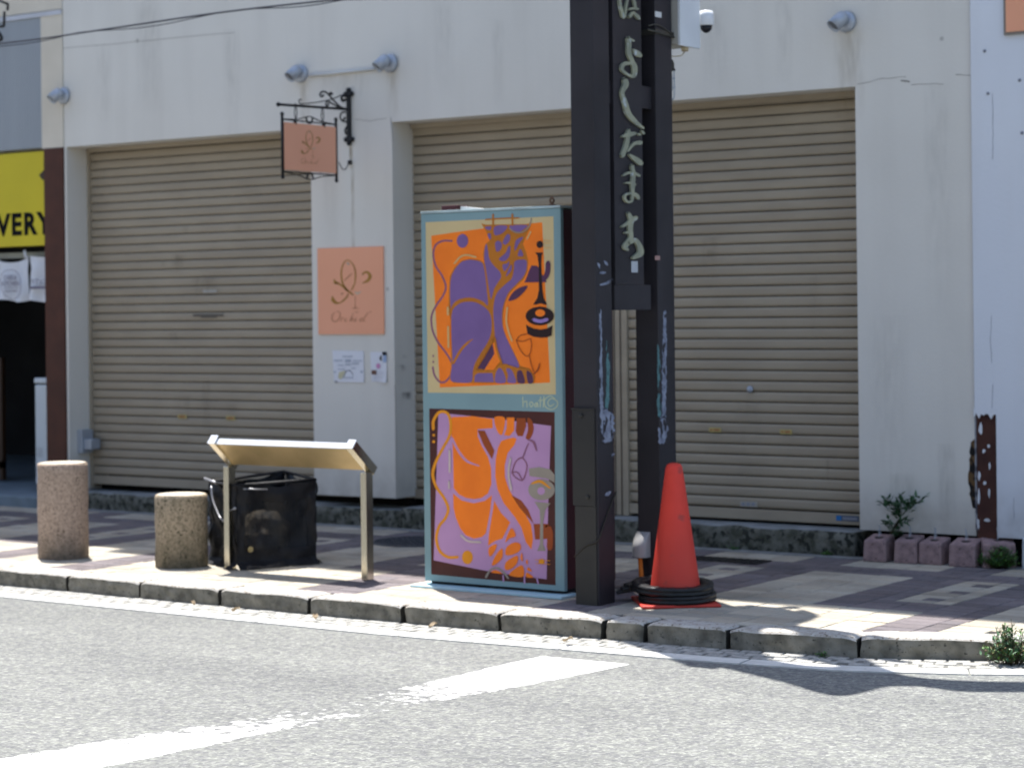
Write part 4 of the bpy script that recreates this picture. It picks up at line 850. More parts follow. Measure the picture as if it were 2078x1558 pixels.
for q in ([(547, 1140), (570, 1112), (610, 1102), (590, 1158), (557, 1192)], [(572, 1252), (602, 1180), (648, 1132), (650, 1198), (602, 1248)], [(672, 1088), (690, 1025), (720, 982), (748, 1038), (700, 1060)], [(674, 1178), (682, 1122), (740, 1087), (783, 1102), (778, 1148), (722, 1178)], [(672, 1288), (677, 1232), (757, 1184), (762, 1230), (722, 1278)], [(702, 1328), (742, 1280), (798, 1257), (804, 1338)], [(568, 1308), (600, 1290), (648, 1316)], [(827, 1343), (830, 1308), (878, 1343)], [(782, 1200), (795, 1163), (800, 1228)], [(832, 1290), (842, 1270), (868, 1300)], [(822, 1232), (834, 1212), (836, 1250)]):
    m.p(ORA, q)
m.s(LIL, 11, (656, 1330), (658, 1374)); m.s(LIL, 11, (812, 1340), (814, 1388)); m.s(LIL, 11, (902, 1345), (914, 1390)); m.t(GRY, (530, 1342, 18), (562, 1290, 12), (610, 1274, 12), (660, 1308, 14), (692, 1350, 14))
m.s(HIG, 14, (262, 410), (262, 570)); m.s(HIG, 14, (258, 640), (258, 690)); m.s(HIG, 14, (345, 1035), (400, 1078), (490, 1086)); m.s(HIG, 14, (710, 470), (695, 580), (715, 700)); m.e(TORA, 938, 1228, 22, 20); m.s(TORA, 4, (890, 1215), (1000, 1222)); m.s(TORA, 4, (895, 1240), (1000, 1248))
obj('lower_mural', m.bm, MM, cab)
m = Mural(840, 800, 3.6236); m.k = 1
for q in (((800, 20), (802, 92)), ((802, 62), (828, 50), (832, 95)), ((850, 72), (862, 55), (876, 72), (862, 92), (850, 74)), ((900, 62), (886, 78), (898, 92), (908, 60), (912, 94)), ((932, 18), (928, 94)), ((916, 45), (950, 42)), ((956, 14), (952, 94)), ((1035, 30), (1000, 12), (962, 40), (966, 88), (1010, 112), (1052, 86), (1052, 50), (1010, 30), (985, 60), (1000, 88), (1030, 72))):
    m.s(SIG, 7, *q)
obj('signature', m.bm, MM, cab)

# ================================================================= twin post with name board
PX0, PX1 = -6.0, -5.86
post = thing('street_name_post', (-5.93, 9.1, 0), 'dark twin steel gate post carrying a vertical board of brush lettering', 'post')
STL = mat('dark brown blue steel', (0.029, 0.026, 0.031), (0.021, 0.019, 0.022), 3, .45, .04, 30, rough2=.6)
STF = mat('dusty dark steel', (0.026, 0.024, 0.023), (0.019, 0.018, 0.0175), 5, .62, .06, 60, dirt=((0.05, 0.045, 0.037), -.1, 1.1, 6))
bm = B(); box(bm, PX0, PX1, 9.04, 9.19, 0, 4.4, bev=.004); fp = obj('front_leg', bm, STL, post)
bm = B(); box(bm, PX0, PX1, 9.64, 9.81, 0, 4.4, bev=.004); rp = obj('rear_leg', bm, STL, post)
bm = B(); box(bm, PX0 - .006, PX1 - .012, 9.031, 9.04, .50, .985); box(bm, PX0 - .012, PX1 - .01, 9.028, 9.04, .985, .992); box(bm, PX0 + .004, PX1 - .01, 9.034, 9.04, .0, .498)
for x, z in ((-5.915, .545), (-5.95, .955)): lathe(bm, [(.012, 0), (.010, .008), (.002, .009)], (x, 9.031, z), 12, axis=Matrix.Rotation(PI / 2, 3, 'X'))
obj('inspection_cover', bm, STF, post)
bm = B(); box(bm, -5.985, -5.95, 9.191, 9.639, 1.66, 4.4); obj('back_panel', bm, mat('matt black recess', (0.012, 0.012, 0.015), None, 4, .7), post)
z1, z2 = fx(1280, 629, -5.88).z, fx(1300, 578, -5.88).z
bm = B(); box(bm, -5.949, -5.868, 9.238, 9.515, z2, 4.3, bev=.001); box(bm, -5.949, -5.870, 9.232, 9.585, z1, z2 - .0005, bev=.001); board = obj('name_board', bm, STL, post)
bm = B()
for a, b in ((166, 212), ): box(bm, -5.949, -5.885, 9.19, 9.64, fx(1240, b, -5.9).z, fx(1240, a, -5.9).z)
obj('cross_tie', bm, STL, post)
XL = -5.868
LET = mat('weathered green gold lettering', (0.33, 0.335, 0.235), (0.22, 0.235, 0.18), 16, .6, .1, 80, speck=((0.45, 0.50, 0.52), 20, .64))
lk = [0]
def glyph(bm, o, sc, *strokes):
    for s_ in strokes:
        lk[0] += 1; d = .012 + (lk[0] % 6) * .0006
        ribbon(bm, [(a_, b_, w_ * .93) for a_, b_, w_ in s_], lambda x, y, k: (lambda p: Vector((XL + d + k, p.y, p.z)))(fx(o[0] + x / sc, o[1] + y / sc, XL + .012)), 0, thick=(-.0115, 0, 0), grow=1.2e-5)
G1, S1, G2, S2 = (1220, 0), 5.19, (1220, 240), 4.867
def letter(*a):
    bm = B(); glyph(bm, *a); obj('brush_letter', bm, LET, board)
letter(G1, S1, [(198, -20, 26), (205, 60, 30), (235, 185, 34)], [(285, -20, 22), (268, 60, 20), (250, 180, 24)], [(290, 100, 22), (340, 92, 26), (385, 98, 24)], [(340, -20, 24), (352, 40, 28), (362, 90, 24)], [(300, 180, 34), (322, 145, 30), (340, 130, 20)], [(350, 140, 26), (385, 175, 38), (402, 200, 30)])
letter(G1, S1, [(290, 405, 46), (296, 470, 46), (296, 560, 50), (325, 640, 46), (355, 715, 56), (345, 800, 44), (285, 790, 28), (222, 735, 34), (245, 675, 42), (320, 668, 30)], [(290, 408, 30), (342, 432, 22)], [(335, 525, 24), (378, 562, 60), (408, 585, 52)])
letter(G1, S1, [(248, 840, 56), (258, 895, 62), (222, 980, 40), (250, 1080, 52), (285, 1195, 58), (360, 1285, 46), (442, 1352, 22)])
letter(G2, S2, [(208, 182, 22), (268, 165, 48), (330, 150, 34)], [(275, 120, 36), (258, 240, 46), (215, 370, 44)], [(262, 330, 18), (325, 255, 32), (388, 242, 46)], [(280, 360, 20), (345, 408, 52), (388, 442, 58)], [(362, 155, 22), (382, 162, 26)], [(402, 128, 24), (418, 150, 26)])
letter(G2, S2, [(305, 470, 36), (318, 560, 36), (310, 650, 44), (308, 740, 30), (300, 815, 26), (262, 828, 22), (232, 795, 24), (240, 758, 22), (300, 742, 28), (345, 762, 38), (365, 790, 36)], [(222, 568, 14), (260, 545, 26), (320, 540, 28), (378, 568, 28)], [(240, 640, 14), (290, 640, 24), (335, 655, 26)])
letter(G2, S2, [(272, 940, 32), (296, 1000, 50), (288, 1090, 50), (296, 1170, 44), (275, 1215, 54), (235, 1270, 46), (262, 1300, 26)], [(206, 1072, 20), (268, 1035, 36), (340, 985, 46)], [(236, 1132, 20), (280, 1125, 24)], [(280, 1225, 44), (335, 1205, 46), (378, 1265, 50), (385, 1335, 62), (318, 1378, 34)])
# paint scars, stickers
SC1 = mat('pale blue scar', (0.25, 0.28, 0.36), (0.15, 0.17, 0.23), 26, .7, lo=.4, hi=.6)
def ragged(m, sc=34, lo=.38, hi=.43):
    n = m.node_tree.nodes; l = m.node_tree.links; tc = n.new('ShaderNodeTexCoord'); t = n.new('ShaderNodeTexNoise'); t.inputs['Scale'].default_value = sc; t.inputs['Detail'].default_value = 4
    mp = n.new('ShaderNodeMapping'); mp.inputs['Scale'].default_value = (1, 1, .45); l.new(tc.outputs['Object'], mp.inputs[0]); l.new(mp.outputs[0], t.inputs[0])
    r = n.new('ShaderNodeMapRange'); r.inputs[1].default_value = lo; r.inputs[2].default_value = hi; l.new(t.outputs[0], r.inputs[0])
    tr = n.new('ShaderNodeBsdfTransparent'); mx = n.new('ShaderNodeMixShader'); l.new(r.outputs[0], mx.inputs[0]); l.new(tr.outputs[0], mx.inputs[1]); l.new(n['Principled BSDF'].outputs[0], mx.inputs[2]); l.new(mx.outputs[0], n['Material Output'].inputs[0]); return m
ragged(SC1); SC2 = mat('teal scar', (0.10, 0.21, 0.22), (0.07, 0.15, 0.16), 26, .7)
ragged(SC2)
def scar(par, mt, nm, X, lst):
    bm = B()
    for i, pts in enumerate(lst):
        P = []
        for (a, b, wa), (c, d, wb) in zip(pts, pts[1:]):
            n_ = max(2, int(math.hypot(c - a, d - b) / 4))
            for k in range(n_): t = k / n_; P.append((a + (c - a) * t + random.uniform(-.7, .7), b + (d - b) * t, (wa + (wb - wa) * t) * random.uniform(.7, 1.25)))
        P.append((*pts[-1][:2], pts[-1][2] * .5))
        ribbon(bm, P, lambda x, y, k: (lambda p: Vector((X + .0008 + i * .0003, p.y, p.z)))(fx(x, y, X)), n=1)
    obj(nm, bm, mt, par)
scar(fp, SC1, 'paint_scar', PX1, [[(1218, 628, 4), (1219, 740, 6), (1221, 850, 8), (1222, 880, 4)], [(1228, 832, 10), (1236, 850, 22), (1236, 872, 22), (1230, 890, 14)], [(1226, 895, 8), (1240, 893, 6), (1246, 880, 4)], [(1214, 535, 5), (1217, 545, 4)], [(1226, 530, 4), (1232, 538, 6)], [(1218, 554, 5), (1228, 553, 6)], [(1218, 578, 3), (1230, 575, 6), (1242, 568, 7)], [(1230, 1004, 6), (1238, 997, 6)], [(1240, 924, 4), (1246, 920, 4)]])
scar(fp, SC2, 'paint_scar', PX1, [[(1231, 692, 3), (1234, 740, 8), (1233, 800, 7), (1231, 830, 8)]])
scar(rp, SC1, 'paint_scar', PX1, [[(1349, 632, 5), (1348, 740, 9), (1347, 850, 8)], [(1345, 850, 10), (1350, 872, 12), (1345, 900, 7)], [(1337, 868, 4), (1340, 900, 8)]])
scar(rp, SC2, 'paint_scar', PX1, [[(1335, 700, 3), (1337, 740, 6), (1336, 790, 5)], [(1337, 800, 7), (1338, 845, 9)]])
def side_rect(bm, x0, y0, x1, y1, X, d=.0012, mi=0):
    a = fx(x0, y0, X); b = fx(x1, y1, X); box(bm, X, X + d, a.y, b.y, b.z, a.z, mi)
bm = B(); side_rect(bm, 1281, 530, 1294, 553, XL + .001); obj('sticker', bm, mat('grey white sticker', (0.45, 0.48, 0.52), None, 9, .5), board)
bm = B(); side_rect(bm, 1329, 23, 1342, 37, PX1 + .001); obj('sticker', bm, WHT, rp); bm = B(); side_rect(bm, 1329, 519, 1339, 528, PX1 + .001); obj('sticker', bm, mat('pinkish sticker', (0.40, 0.24, 0.22), None, 9, .5), rp)
# service cable slung round the front leg
bm = B(); tube(bm, cr([(PX0 - .002, 9.036, .24), (-5.93, 9.034, .30), (PX1 + .002, 9.032, .33), (PX1 + .004, 9.10, .43), (PX1 + .004, 9.2, .56)], 5), .005, 6); obj('cable', bm, mat('brown black cable', (0.03, 0.024, 0.018), None, 8, .6), post)
# invented sheet out of view, outline and holes shaped to cast the kerb shadow
hc = 4.25; Kx, Ky = .26, -.195
def cap_(x, y, z): g = gz(x, y, z); return Vector((g.x - Kx * (hc - z), g.y - Ky * (hc - z), hc))
outer = [(1180, 1222, 0), (1262, 1232, 0), (1330, 1238, 0), (1400, 1234, 0), (1470, 1238, 0), (1560, 1243, 0), (1608, 1241, 0), (1628, 1236, 0), (1662, 1250, 0), (1618, 1268, 0), (1660, 1277, 0), (1735, 1293, 0), (1745, 1330, RZ), (1790, 1355, RZ), (1850, 1372, RZ), (1950, 1380, RZ), (2078, 1383, RZ), (2200, 1384, RZ), (2200, 1402, RZ), (2078, 1403, RZ), (1950, 1402, RZ), (1870, 1392, RZ), (1800, 1392, RZ), (1750, 1404, RZ), (1700, 1411, RZ), (1650, 1402, RZ), (1590, 1384, RZ), (1500, 1362, RZ), (1400, 1340, RZ), (1330, 1325, RZ), (1250, 1262, 0), (1180, 1245, 0)]
hole1 = [(1542, 1284, 0), (1556, 1276, 0), (1592, 1279, 0), (1622, 1290, 0), (1600, 1291, 0), (1560, 1290, 0)]
hole2 = [(1560, 1338, RZ), (1590, 1335, RZ), (1640, 1341, RZ), (1700, 1354, RZ), (1650, 1353, RZ), (1600, 1347, RZ)]
def poly_h(bm, loops, thick):
    tri = tessellate_polygon(loops); fl = [v for l_ in loops for v in l_]; T = Vector(thick)
    a_ = [bm.verts.new(v) for v in fl]; b_ = [bm.verts.new(v + T) for v in fl]
    for t_ in tri: bm.faces.new([a_[i] for i in t_]); bm.faces.new([b_[i] for i in t_][::-1])
    k = 0
    for l_ in loops:
        for i in range(len(l_)): j = (i + 1) % len(l_); bm.faces.new((a_[k + i], a_[k + j], b_[k + j], b_[k + i]))
        k += len(l_)
bm = B(); poly_h(bm, [cr([cap_(*q) for q in outer], 3, True), cr([cap_(*q) for q in hole1], 3, True)[::-1], cr([cap_(*q) for q in hole2], 3, True)[::-1]], (0, 0, .03)); obj('added_shadow_canopy', bm, STL, post)
bm = B(); tube(bm, [(-5.93, 9.7, 4.38), (-5.93, 9.75, 4.42), (-5.2, 9.6, 4.32)], .03, 8); tube(bm, [(-5.93, 9.72, 4.0), (-6.4, 9.75, 4.27)], .03, 8); obj('added_canopy_bracket', bm, STL, post)  # added to carry the invented sheet, also out of view
# grey box on the rear leg with orange conduit
t = thing('outlet_box', (-6.02, 9.62, .13), 'silver grey outlet box with orange conduit low on the rear post leg', 'junction box')
SIL = mat('silver grey plastic', (0.36, 0.355, 0.35), (0.31, 0.305, 0.30), 5, .35)
c = fy(1276, 1130, 9.60); zt = fy(1290, 1080, 9.58).z; zb = fy(1290, 1131, 9.58).z; xa = fy(1277, 1100, 9.56).x; xb = fy(1304, 1100, 9.56).x
bm = B(); n_ = 14
rows = []
for i in range(n_ + 1):
    u = i / n_; z = zb + (zt - zb) * u; d = .075 * (1 - max(0, (u - .35) / .65) ** 2.2); rows.append([bm.verts.new((xa + (xb - xa) * v, 9.64 - .002 - max(d, .004) * (1 - .35 * abs(2 * v - 1) ** 3), z)) for v in [k / 8 for k in range(9)]])
for A, Bq in zip(rows, rows[1:]):
    for k in range(8): bm.faces.new((A[k], A[k + 1], Bq[k + 1], Bq[k])).smooth = True
L_ = [bm.verts.new((xa, 9.639, zb)), bm.verts.new((xa, 9.639, zt))]; R_ = [bm.verts.new((xb, 9.639, zb)), bm.verts.new((xb, 9.639, zt))]
bm.faces.new([L_[0]] + [r[0] for r in rows] + [L_[1]]); bm.faces.new([R_[0]] + [r[-1] for r in rows] + [R_[1]]); bm.faces.new([L_[0], R_[0]] + rows[0][::-1])
obj('cover', bm, SIL, t)
bm = B(); tube(bm, cr([((xa + xb) / 2, 9.60, zb + .005), ((xa + xb) / 2 + .002, 9.60, zb - .04), ((xa + xb) / 2 + .025, 9.58, .03), ((xa + xb) / 2 + .04, 9.57, -.005)], 5), .012, 10); obj('conduit', bm, mat('orange conduit', (0.60, 0.16, 0.01), None, 8, .5), t)
# white cabinet, dome camera and caged lamp on the rear leg
t = thing('pole_box', (-5.8, 9.85, 3.0), 'white metal box strapped high on the rear leg of the dark post', 'junction box')
zb = fy(1360, 92, 9.85).z; bx0, bx1 = -5.945, -5.835
bm = B(); box(bm, -5.99, -5.83, 9.825, 10.02, zb, zb + .62, bev=.004); b9 = B(); box(b9, -5.829, -5.812, 9.82, 10.03, zb - .01, zb + .63, bev=.003); obj('door', b9, mat('white box paint', (0.68, 0.71, 0.74), (0.62, 0.65, 0.68), 3, .5), t); obj('case', bm, mat('cream box paint', (0.42, 0.41, 0.37), (0.36, 0.35, 0.32), 3, .5), t)
bm = B(); lathe(bm, [(.018, -.03), (.022, 0), (.010, .001)], (-5.85, 9.93, zb), 14); tube(bm, cr([(-5.85, 9.93, zb - .03), (-5.86, 9.9, zb - .055), (-5.90, 9.86, zb - .06), (-5.95, 9.83, zb - .07)], 4), .003, 6); obj('cable_gland', bm, mat('cream plastic', (0.45, 0.38, 0.26), None, 5, .5), t)
bm = B(); box(bm, -6.005, -5.855, 9.634, 9.83, zb + .035, zb + .062); tube(bm, cr([(-5.853, 9.56, zb + .07), (-5.853, 9.66, zb + .085), (-5.853, 9.80, zb + .05)], 4), .004, 6); tube(bm, [(-5.85, 9.55, zb + .05), (-5.85, 9.82, zb + .035)], .005, 6); obj('strap', bm, mat('dull strap', (0.10, 0.095, 0.08), None, 9, .4, metal=.6), t)
t = thing('dome_camera', (-5.75, 10.05, 3.1), 'small white dome camera behind the white pole box', 'security camera')
c = fx(1433, 40, -5.80)
bm = B(); lathe(bm, [(.012, .05), (.035, .045), (.042, .02), (.042, -.03), (.034, -.034)], c, 24); obj('housing', bm, mat('white glossy', (0.72, 0.74, 0.78), None, 4, .25), t)
bm = B(); lathe(bm, [(.034, -.034), (.03, -.055), (.014, -.07), (.003, -.074)], c, 24); obj('dome', bm, mat('smoked dome', (0.01, 0.01, 0.014), None, 4, .08), t)
bm = B(); box(bm, -5.86, -5.80, c.y - .01, c.y + .01, c.z - .01, c.z + .02); obj('bracket', bm, STEELW, t)
t = thing('caged_lamp', (-5.93, 9.86, 2.6), 'small dark caged bulb fitting hanging behind the post below the white box', 'lamp')
c = fx(1357, 135, -5.93); zt_ = fx(1357, 122, -5.93).z; zb_ = fx(1357, 207, -5.93).z
bm = B(); lathe(bm, [(.022, 0), (.03, -.02), (.03, -.045), (.036, -.05), (.036, -.058)], (c.x, c.y, zt_), 20); obj('cap', bm, mat('dark bronze', (0.05, 0.042, 0.032), None, 9, .5), t)
bm = B()
for k in range(6):
    a = k * PI / 3; tube(bm, cr([(c.x + .032 * math.cos(a), c.y + .032 * math.sin(a), zt_ - .055), (c.x + .034 * math.cos(a), c.y + .034 * math.sin(a), zb_ + .06), (c.x + .026 * math.cos(a), c.y + .026 * math.sin(a), zb_ + .015), (c.x, c.y, zb_)], 4), .0028, 5)
for z in (zt_ - .10, zt_ - .15): tube(bm, [(c.x + .034 * math.cos(k * PI / 8), c.y + .034 * math.sin(k * PI / 8), z) for k in range(16)], .002, 5, True)
obj('cage', bm, STEELW, t)
bm = B(); lathe(bm, [(.012, 0), (.022, -.05), (.022, -.11), (.008, -.14)], (c.x, c.y, zt_ - .05), 16); obj('bulb', bm, mat('opal glass', (0.55, 0.56, 0.56), None, 4, .2), t)

# ================================================================= cone with weights
CC = Vector((-5.585, 9.325, 0))
CR = mat('red cone plastic', (0.68, 0.052, 0.032), (0.60, 0.043, 0.028), 5, .5, .04, 40, speck=((0.40, 0.05, 0.04), 13, .64), dirt=((0.22, 0.05, 0.04), -.02, .5, 10, .7))
t = thing('traffic_cone', CC, 'plain orange red traffic cone with black ring weights by the dark post', 'traffic cone')
bm = B(); lathe(bm, [(.135, .014), (.131, .05), (.096, .30), (.066, .52), (.047, .66), (.042, .688), (.034, .703), (.018, .709), (.004, .709)], CC, 56); obj('body', bm, CR, t)
bm = B(); xbox(bm, Matrix.Translation(CC + Vector((0, 0, .008))) @ Matrix.Rotation(math.radians(40), 4, 'Z'), .40, .40, .014, bev=.006); obj('base', bm, CR, t)
RUB = mat('black rubber', (0.022, 0.022, 0.023), (0.012, 0.012, 0.013), 14, .42, .15, 60); 
def ring(c, R, h, rot, tilt, label, seg=48):
    bm = B(); prof = [(-.5, -.5), (.5, -.5), (.5, -.15), (.38, 0), (.5, .15), (.5, .5), (-.5, .5)]; rows = []
    A = Matrix.Rotation(tilt[0], 3, 'X') @ Matrix.Rotation(tilt[1], 3, 'Y')
    for k in range(seg):
        a = 2 * PI * k / seg; f = 1 / max(abs(math.cos(a - rot)) ** 6 + abs(math.sin(a - rot)) ** 6, .02) ** (1 / 6); rr = R * (.86 + .14 * f)
        bump = 1 + .12 * (math.cos(a * 12) > .6)
        row = []
        for u, v in prof:
            p = Vector((math.cos(a) * (rr + u * .062), math.sin(a) * (rr + u * .062), v * h * bump)); row.append(bm.verts.new(A @ p + c))
        rows.append(row)
    for k in range(seg):
        A_, B_ = rows[k], rows[(k + 1) % seg]
        for q in range(len(prof)): bm.faces.new((A_[q], B_[q], B_[(q + 1) % len(prof)], A_[(q + 1) % len(prof)]))
    bmesh.ops.bevel(bm, geom=[e for e in bm.edges if e.calc_face_angle(0) > .5], offset=.004, segments=2, affect='EDGES')
    o = obj('ring_weight', bm, RUB, smooth=True)
    return tag(o, label, 'cone weight', 'black rubber ring weights round the cone')
ring(CC + Vector((.012, 0, .036)), .166, .034, .3, (.01, -.01), 'lower black rubber ring weight lying on the red base of the cone')
ring(CC + Vector((-.018, .004, .086)), .176, .036, .62, (.035, .05), 'upper black rubber ring weight stacked around the foot of the cone')
bm = B()      # folded strap end leaning against the rings
p = CC + Vector((-.235, -.045, .06))
for k in range(3): xbox(bm, Matrix.Translation(p + Vector((.02 * k, .01 * k, .018 * k))) @ Matrix.Rotation(.5 + .2 * k, 4, 'Z') @ Matrix.Rotation(-.2, 4, 'Y'), .15, .09, .016, bev=.005)
tag(obj('rubber_handle', bm, RUB), 'black folded rubber handle sticking out left of the ring weights', 'handle')

# ================================================================= bollards
BOL = mat('exposed aggregate', (0.43, 0.325, 0.25), (0.28, 0.21, 0.16), 60, .92, .5, 120, lo=.35, hi=.62, speck=((0.10, 0.07, 0.048), 75, .60), dirt=((0.065, 0.060, 0.045), -.02, .20, 14), bdist=.004)
BOLT = mat('aggregate top', (0.52, 0.46, 0.38), (0.38, 0.33, 0.26), 50, .9, .9, 70, speck=((0.20, 0.15, 0.10), 60, .60))
def bollard(c, r, h, label, mt):
    t = thing('bollard', c, label, 'bollard', 'round stone bollards along the kerb')
    random.seed(int(h * 1000))
    pr = [(r * .985, -.01)] + [(r, h * k / 8) for k in range(8)] + [(r, h - .018), (r * .985, h - .007), (r * .955, h)]
    bm = B(); lathe(bm, pr, c, 72, jit=.004); obj('shaft', bm, mt, t)
    bm = B(); lathe(bm, [(r * .957, h - .001), (r * .90, h + .003), (r * .4, h + .006), (.002, h + .006)], c, 60); obj('cap', bm, BOLT, t)
BOL2 = mat('mossy aggregate', (0.36, 0.285, 0.20), (0.20, 0.165, 0.11), 55, .92, .5, 120, lo=.35, hi=.62, speck=((0.055, 0.05, 0.03), 62, .59), dirt=((0.055, 0.05, 0.03), -.02, .24, 14), bdist=.004)
c1 = gz(129, 1131); c2 = gz(369, 1148)
bollard(Vector((c1.x, c1.y, 0)), .1535, .584, 'taller pinkish stone bollard left of the brown shutter reveal', BOL)
bollard(Vector((c2.x, c2.y, 0)), .1545, .425, 'shorter mossy stone bollard beside the steel information stand', BOL2)

# ================================================================= information stand
t = thing('information_stand', (-8.06, 9.27, 0), 'stainless information stand seen from behind, tilted panel on two legs', 'information stand')
SST = mat('brushed stainless', (0.60, 0.56, 0.46), (0.50, 0.46, 0.37), 30, .20, .04, 20, metal=1.0, stretch=(8, 8, .6))
SSB = mat('panel back', (0.58, 0.44, 0.24), (0.50, 0.38, 0.20), 7, .34, .03, 30, metal=.75)
A0 = Vector((0, 9.30, .60)); A1 = Vector((0, 9.30 - .16, .60 + .135)); dr = (A1 - A0).normalized(); nr = Vector((0, -dr.z, dr.y)) * -1   # thickness towards the reader
def lean(bm, x0, x1, s0, s1, t0, t1):
    P = [Vector((x, 0, 0)) + A0 + dr * s + nr * q for x in (x0, x1) for s, q in ((s0, t0), (s1, t0), (s1, t1), (s0, t1))]
    vs = [bm.verts.new(p) for p in P]
    for q in ((0, 1, 2, 3), (7, 6, 5, 4), (0, 4, 5, 1), (1, 5, 6, 2), (2, 6, 7, 3), (3, 7, 4, 0)): bm.faces.new([vs[i] for i in q])
    return bm
nr = Vector((0, dr.z, -dr.y)) if (Vector((0, dr.z, -dr.y)).z > 0) else Vector((0, -dr.z, dr.y))
if nr.y < 0: nr = -nr
for x0 in (-8.60, -7.568):
    bm = B(); box(bm, x0, x0 + .042, 9.245, 9.305, 0, .60, bev=.003); lg = obj('leg', bm, SST, t)
    bm = B(); lean(bm, x0 - .002, x0 + .044, -.02, .222, -.006, .046); obj('arm', bm, SST, lg)
bm = B(); lean(bm, -8.556, -7.57, .01, .205, .002, .012); obj('panel_back', bm, SSB, t)
bm = B(); lean(bm, -8.556, -7.57, .0, .205, .026, .034); obj('panel', bm, SST, t)
bm = B(); lean(bm, -8.556, -7.57, .206, .216, .001, .036); lean(bm, -8.606, -8.553, .223, .230, -.008, .050); lean(bm, -7.573, -7.520, .223, .230, -.008, .050); obj('edge_trim', bm, mat('white aluminium', (0.72, 0.75, 0.80), None, 6, .4, metal=.2), t)

# ================================================================= mesh rubbish bag
t = thing('mesh_waste_net', (-8.62, 9.6, 0), 'black square mesh rubbish net frame behind the information stand', 'rubbish net')
def net_mat():
    m = mat('black mesh', (0.012, 0.013, 0.016), (0.008, 0.009, 0.011), 9, .5, .3, 25)
    n = m.node_tree.nodes; l = m.node_tree.links; tr = n.new('ShaderNodeBsdfTransparent'); mx = n.new('ShaderNodeMixShader'); mx.inputs[0].default_value = .90
    l.new(tr.outputs[0], mx.inputs[1]); l.new(n['Principled BSDF'].outputs[0], mx.inputs[2]); l.new(mx.outputs[0], n['Material Output'].inputs[0]); return m
NET = net_mat(); TRIM = mat('black vinyl trim', (0.010, 0.010, 0.013), (0.007, 0.007, 0.009), 9, .6, .5, 18, bdist=.02)
Fc, Rc, Bc, Lc = Vector((-8.50, 9.245)), Vector((-8.30, 9.72)), Vector((-8.72, 9.92)), Vector((-8.92, 9.47)); HN = .49
def side(a, b, za_, zb_, mt, nm, bulge, seed, z0=0.0, z1=1.0, u0=0, u1=1, off_=0):
    bm = B(); nx, nz = 26, 26; rows = []; d = (b - a); nn = Vector((d.y, -d.x)).normalized()
    for i in range(nx + 1):
        u = u0 + (u1 - u0) * i / nx; row = []
        for j in range(nz + 1):
            v = z0 + (z1 - z0) * j / nz; h = za_ + (zb_ - za_) * u
            p = a + d * u; o_ = -bulge * math.sin(PI * u) * math.sin(PI * min(v * 1.1, 1)) + .030 * noise.noise(Vector((u * 4, v * 4, seed))) + .012 * noise.noise(Vector((u * 14, v * 7, seed + 3))) + off_ + (.04 * (1 - v / .08) if v < .08 else 0)
            row.append(bm.verts.new((p.x + nn.x * o_, p.y + nn.y * o_, max(.003, v * (h - .022 * math.sin(PI * u) * v - .006 * math.sin(u * 17 + seed) * v)))))
        rows.append(row)
    for A, Bq in zip(rows, rows[1:]):
        for j in range(nz): bm.faces.new((A[j], Bq[j], Bq[j + 1], A[j + 1])).smooth = True
    return obj(nm, bm, mt, t)
for k, (a, b, ha, hb) in enumerate(((Lc, Fc, HN - .01, HN), (Fc, Rc, HN, HN + .01), (Rc, Bc, HN + .01, HN + .03), (Bc, Lc, HN + .03, HN - .01))):
    side(a, b, ha, hb, NET, 'mesh_side', .02, k * 5)
    side(a, b, ha, hb, TRIM, 'hem', .02, k * 5, .80, 1.0, off_=.004); side(a, b, ha, hb, TRIM, 'hem', .02, k * 5, .0, .22, off_=.004)
    side(a, b, ha, hb, TRIM, 'hem', .02, k * 5, .2, .85, 0, .10, off_=.0045); side(a, b, ha, hb, TRIM, 'hem', .02, k * 5, .2, .85, .90, 1, off_=.0045)
bm = B(); q = [Vector((v.x, v.y, h)) for v, h in ((Fc, HN), (Rc, HN + .01), (Bc, HN + .03), (Lc, HN - .01))]
tube(bm, q, .009, 8, True)
obj('rim_tube', bm, TRIM, t)
bm = B(); tube(bm, [q[3] + Vector((-.04, .0, .02)), q[3] + Vector((.12, -.06, 0))], .009, 8); tube(bm, [q[0] + Vector((.03, .03, -.02)), q[0] + Vector((.10, .16, -.03))], .005, 6)
tube(bm, cr([q[3] + Vector((.06, -.05, -.02)), q[3] + Vector((.10, -.08, -.10)), q[3] + Vector((.19, -.12, -.19)), q[3] + Vector((.24, -.14, -.21))], 5), .006, 6)
tube(bm, [q[0] + Vector((.0, -.012, -.13)), q[0] + Vector((-.10, .03, -.16))], .003, 6); bmesh.ops.create_icosphere(bm, subdivisions=1, radius=.010, matrix=Matrix.Translation(q[0] + Vector((.0, -.012, -.13)))); bmesh.ops.create_icosphere(bm, subdivisions=1, radius=.010, matrix=Matrix.Translation(q[3] + Vector((.24, -.14, -.21))))
obj('rod', bm, mat('grey rod', (0.30, 0.30, 0.32), None, 5, .35, metal=.5), t)
c = Fc + (Rc - Fc) * .16; bm = B(); d = (Rc - Fc).normalized(); nn = Vector((d.y, -d.x, 0)); Qm = nn.to_track_quat('Z', 'Y').to_matrix()
lathe(bm, [(.006, .0), (.010, .004), (.016, .004), (.018, 0)], Vector((c.x, c.y, .115)) + nn * .012, 20, axis=Qm); obj('eyelet', bm, mat('brass eyelet', (0.45, 0.36, 0.18), None, 9, .35, metal=.7), t)
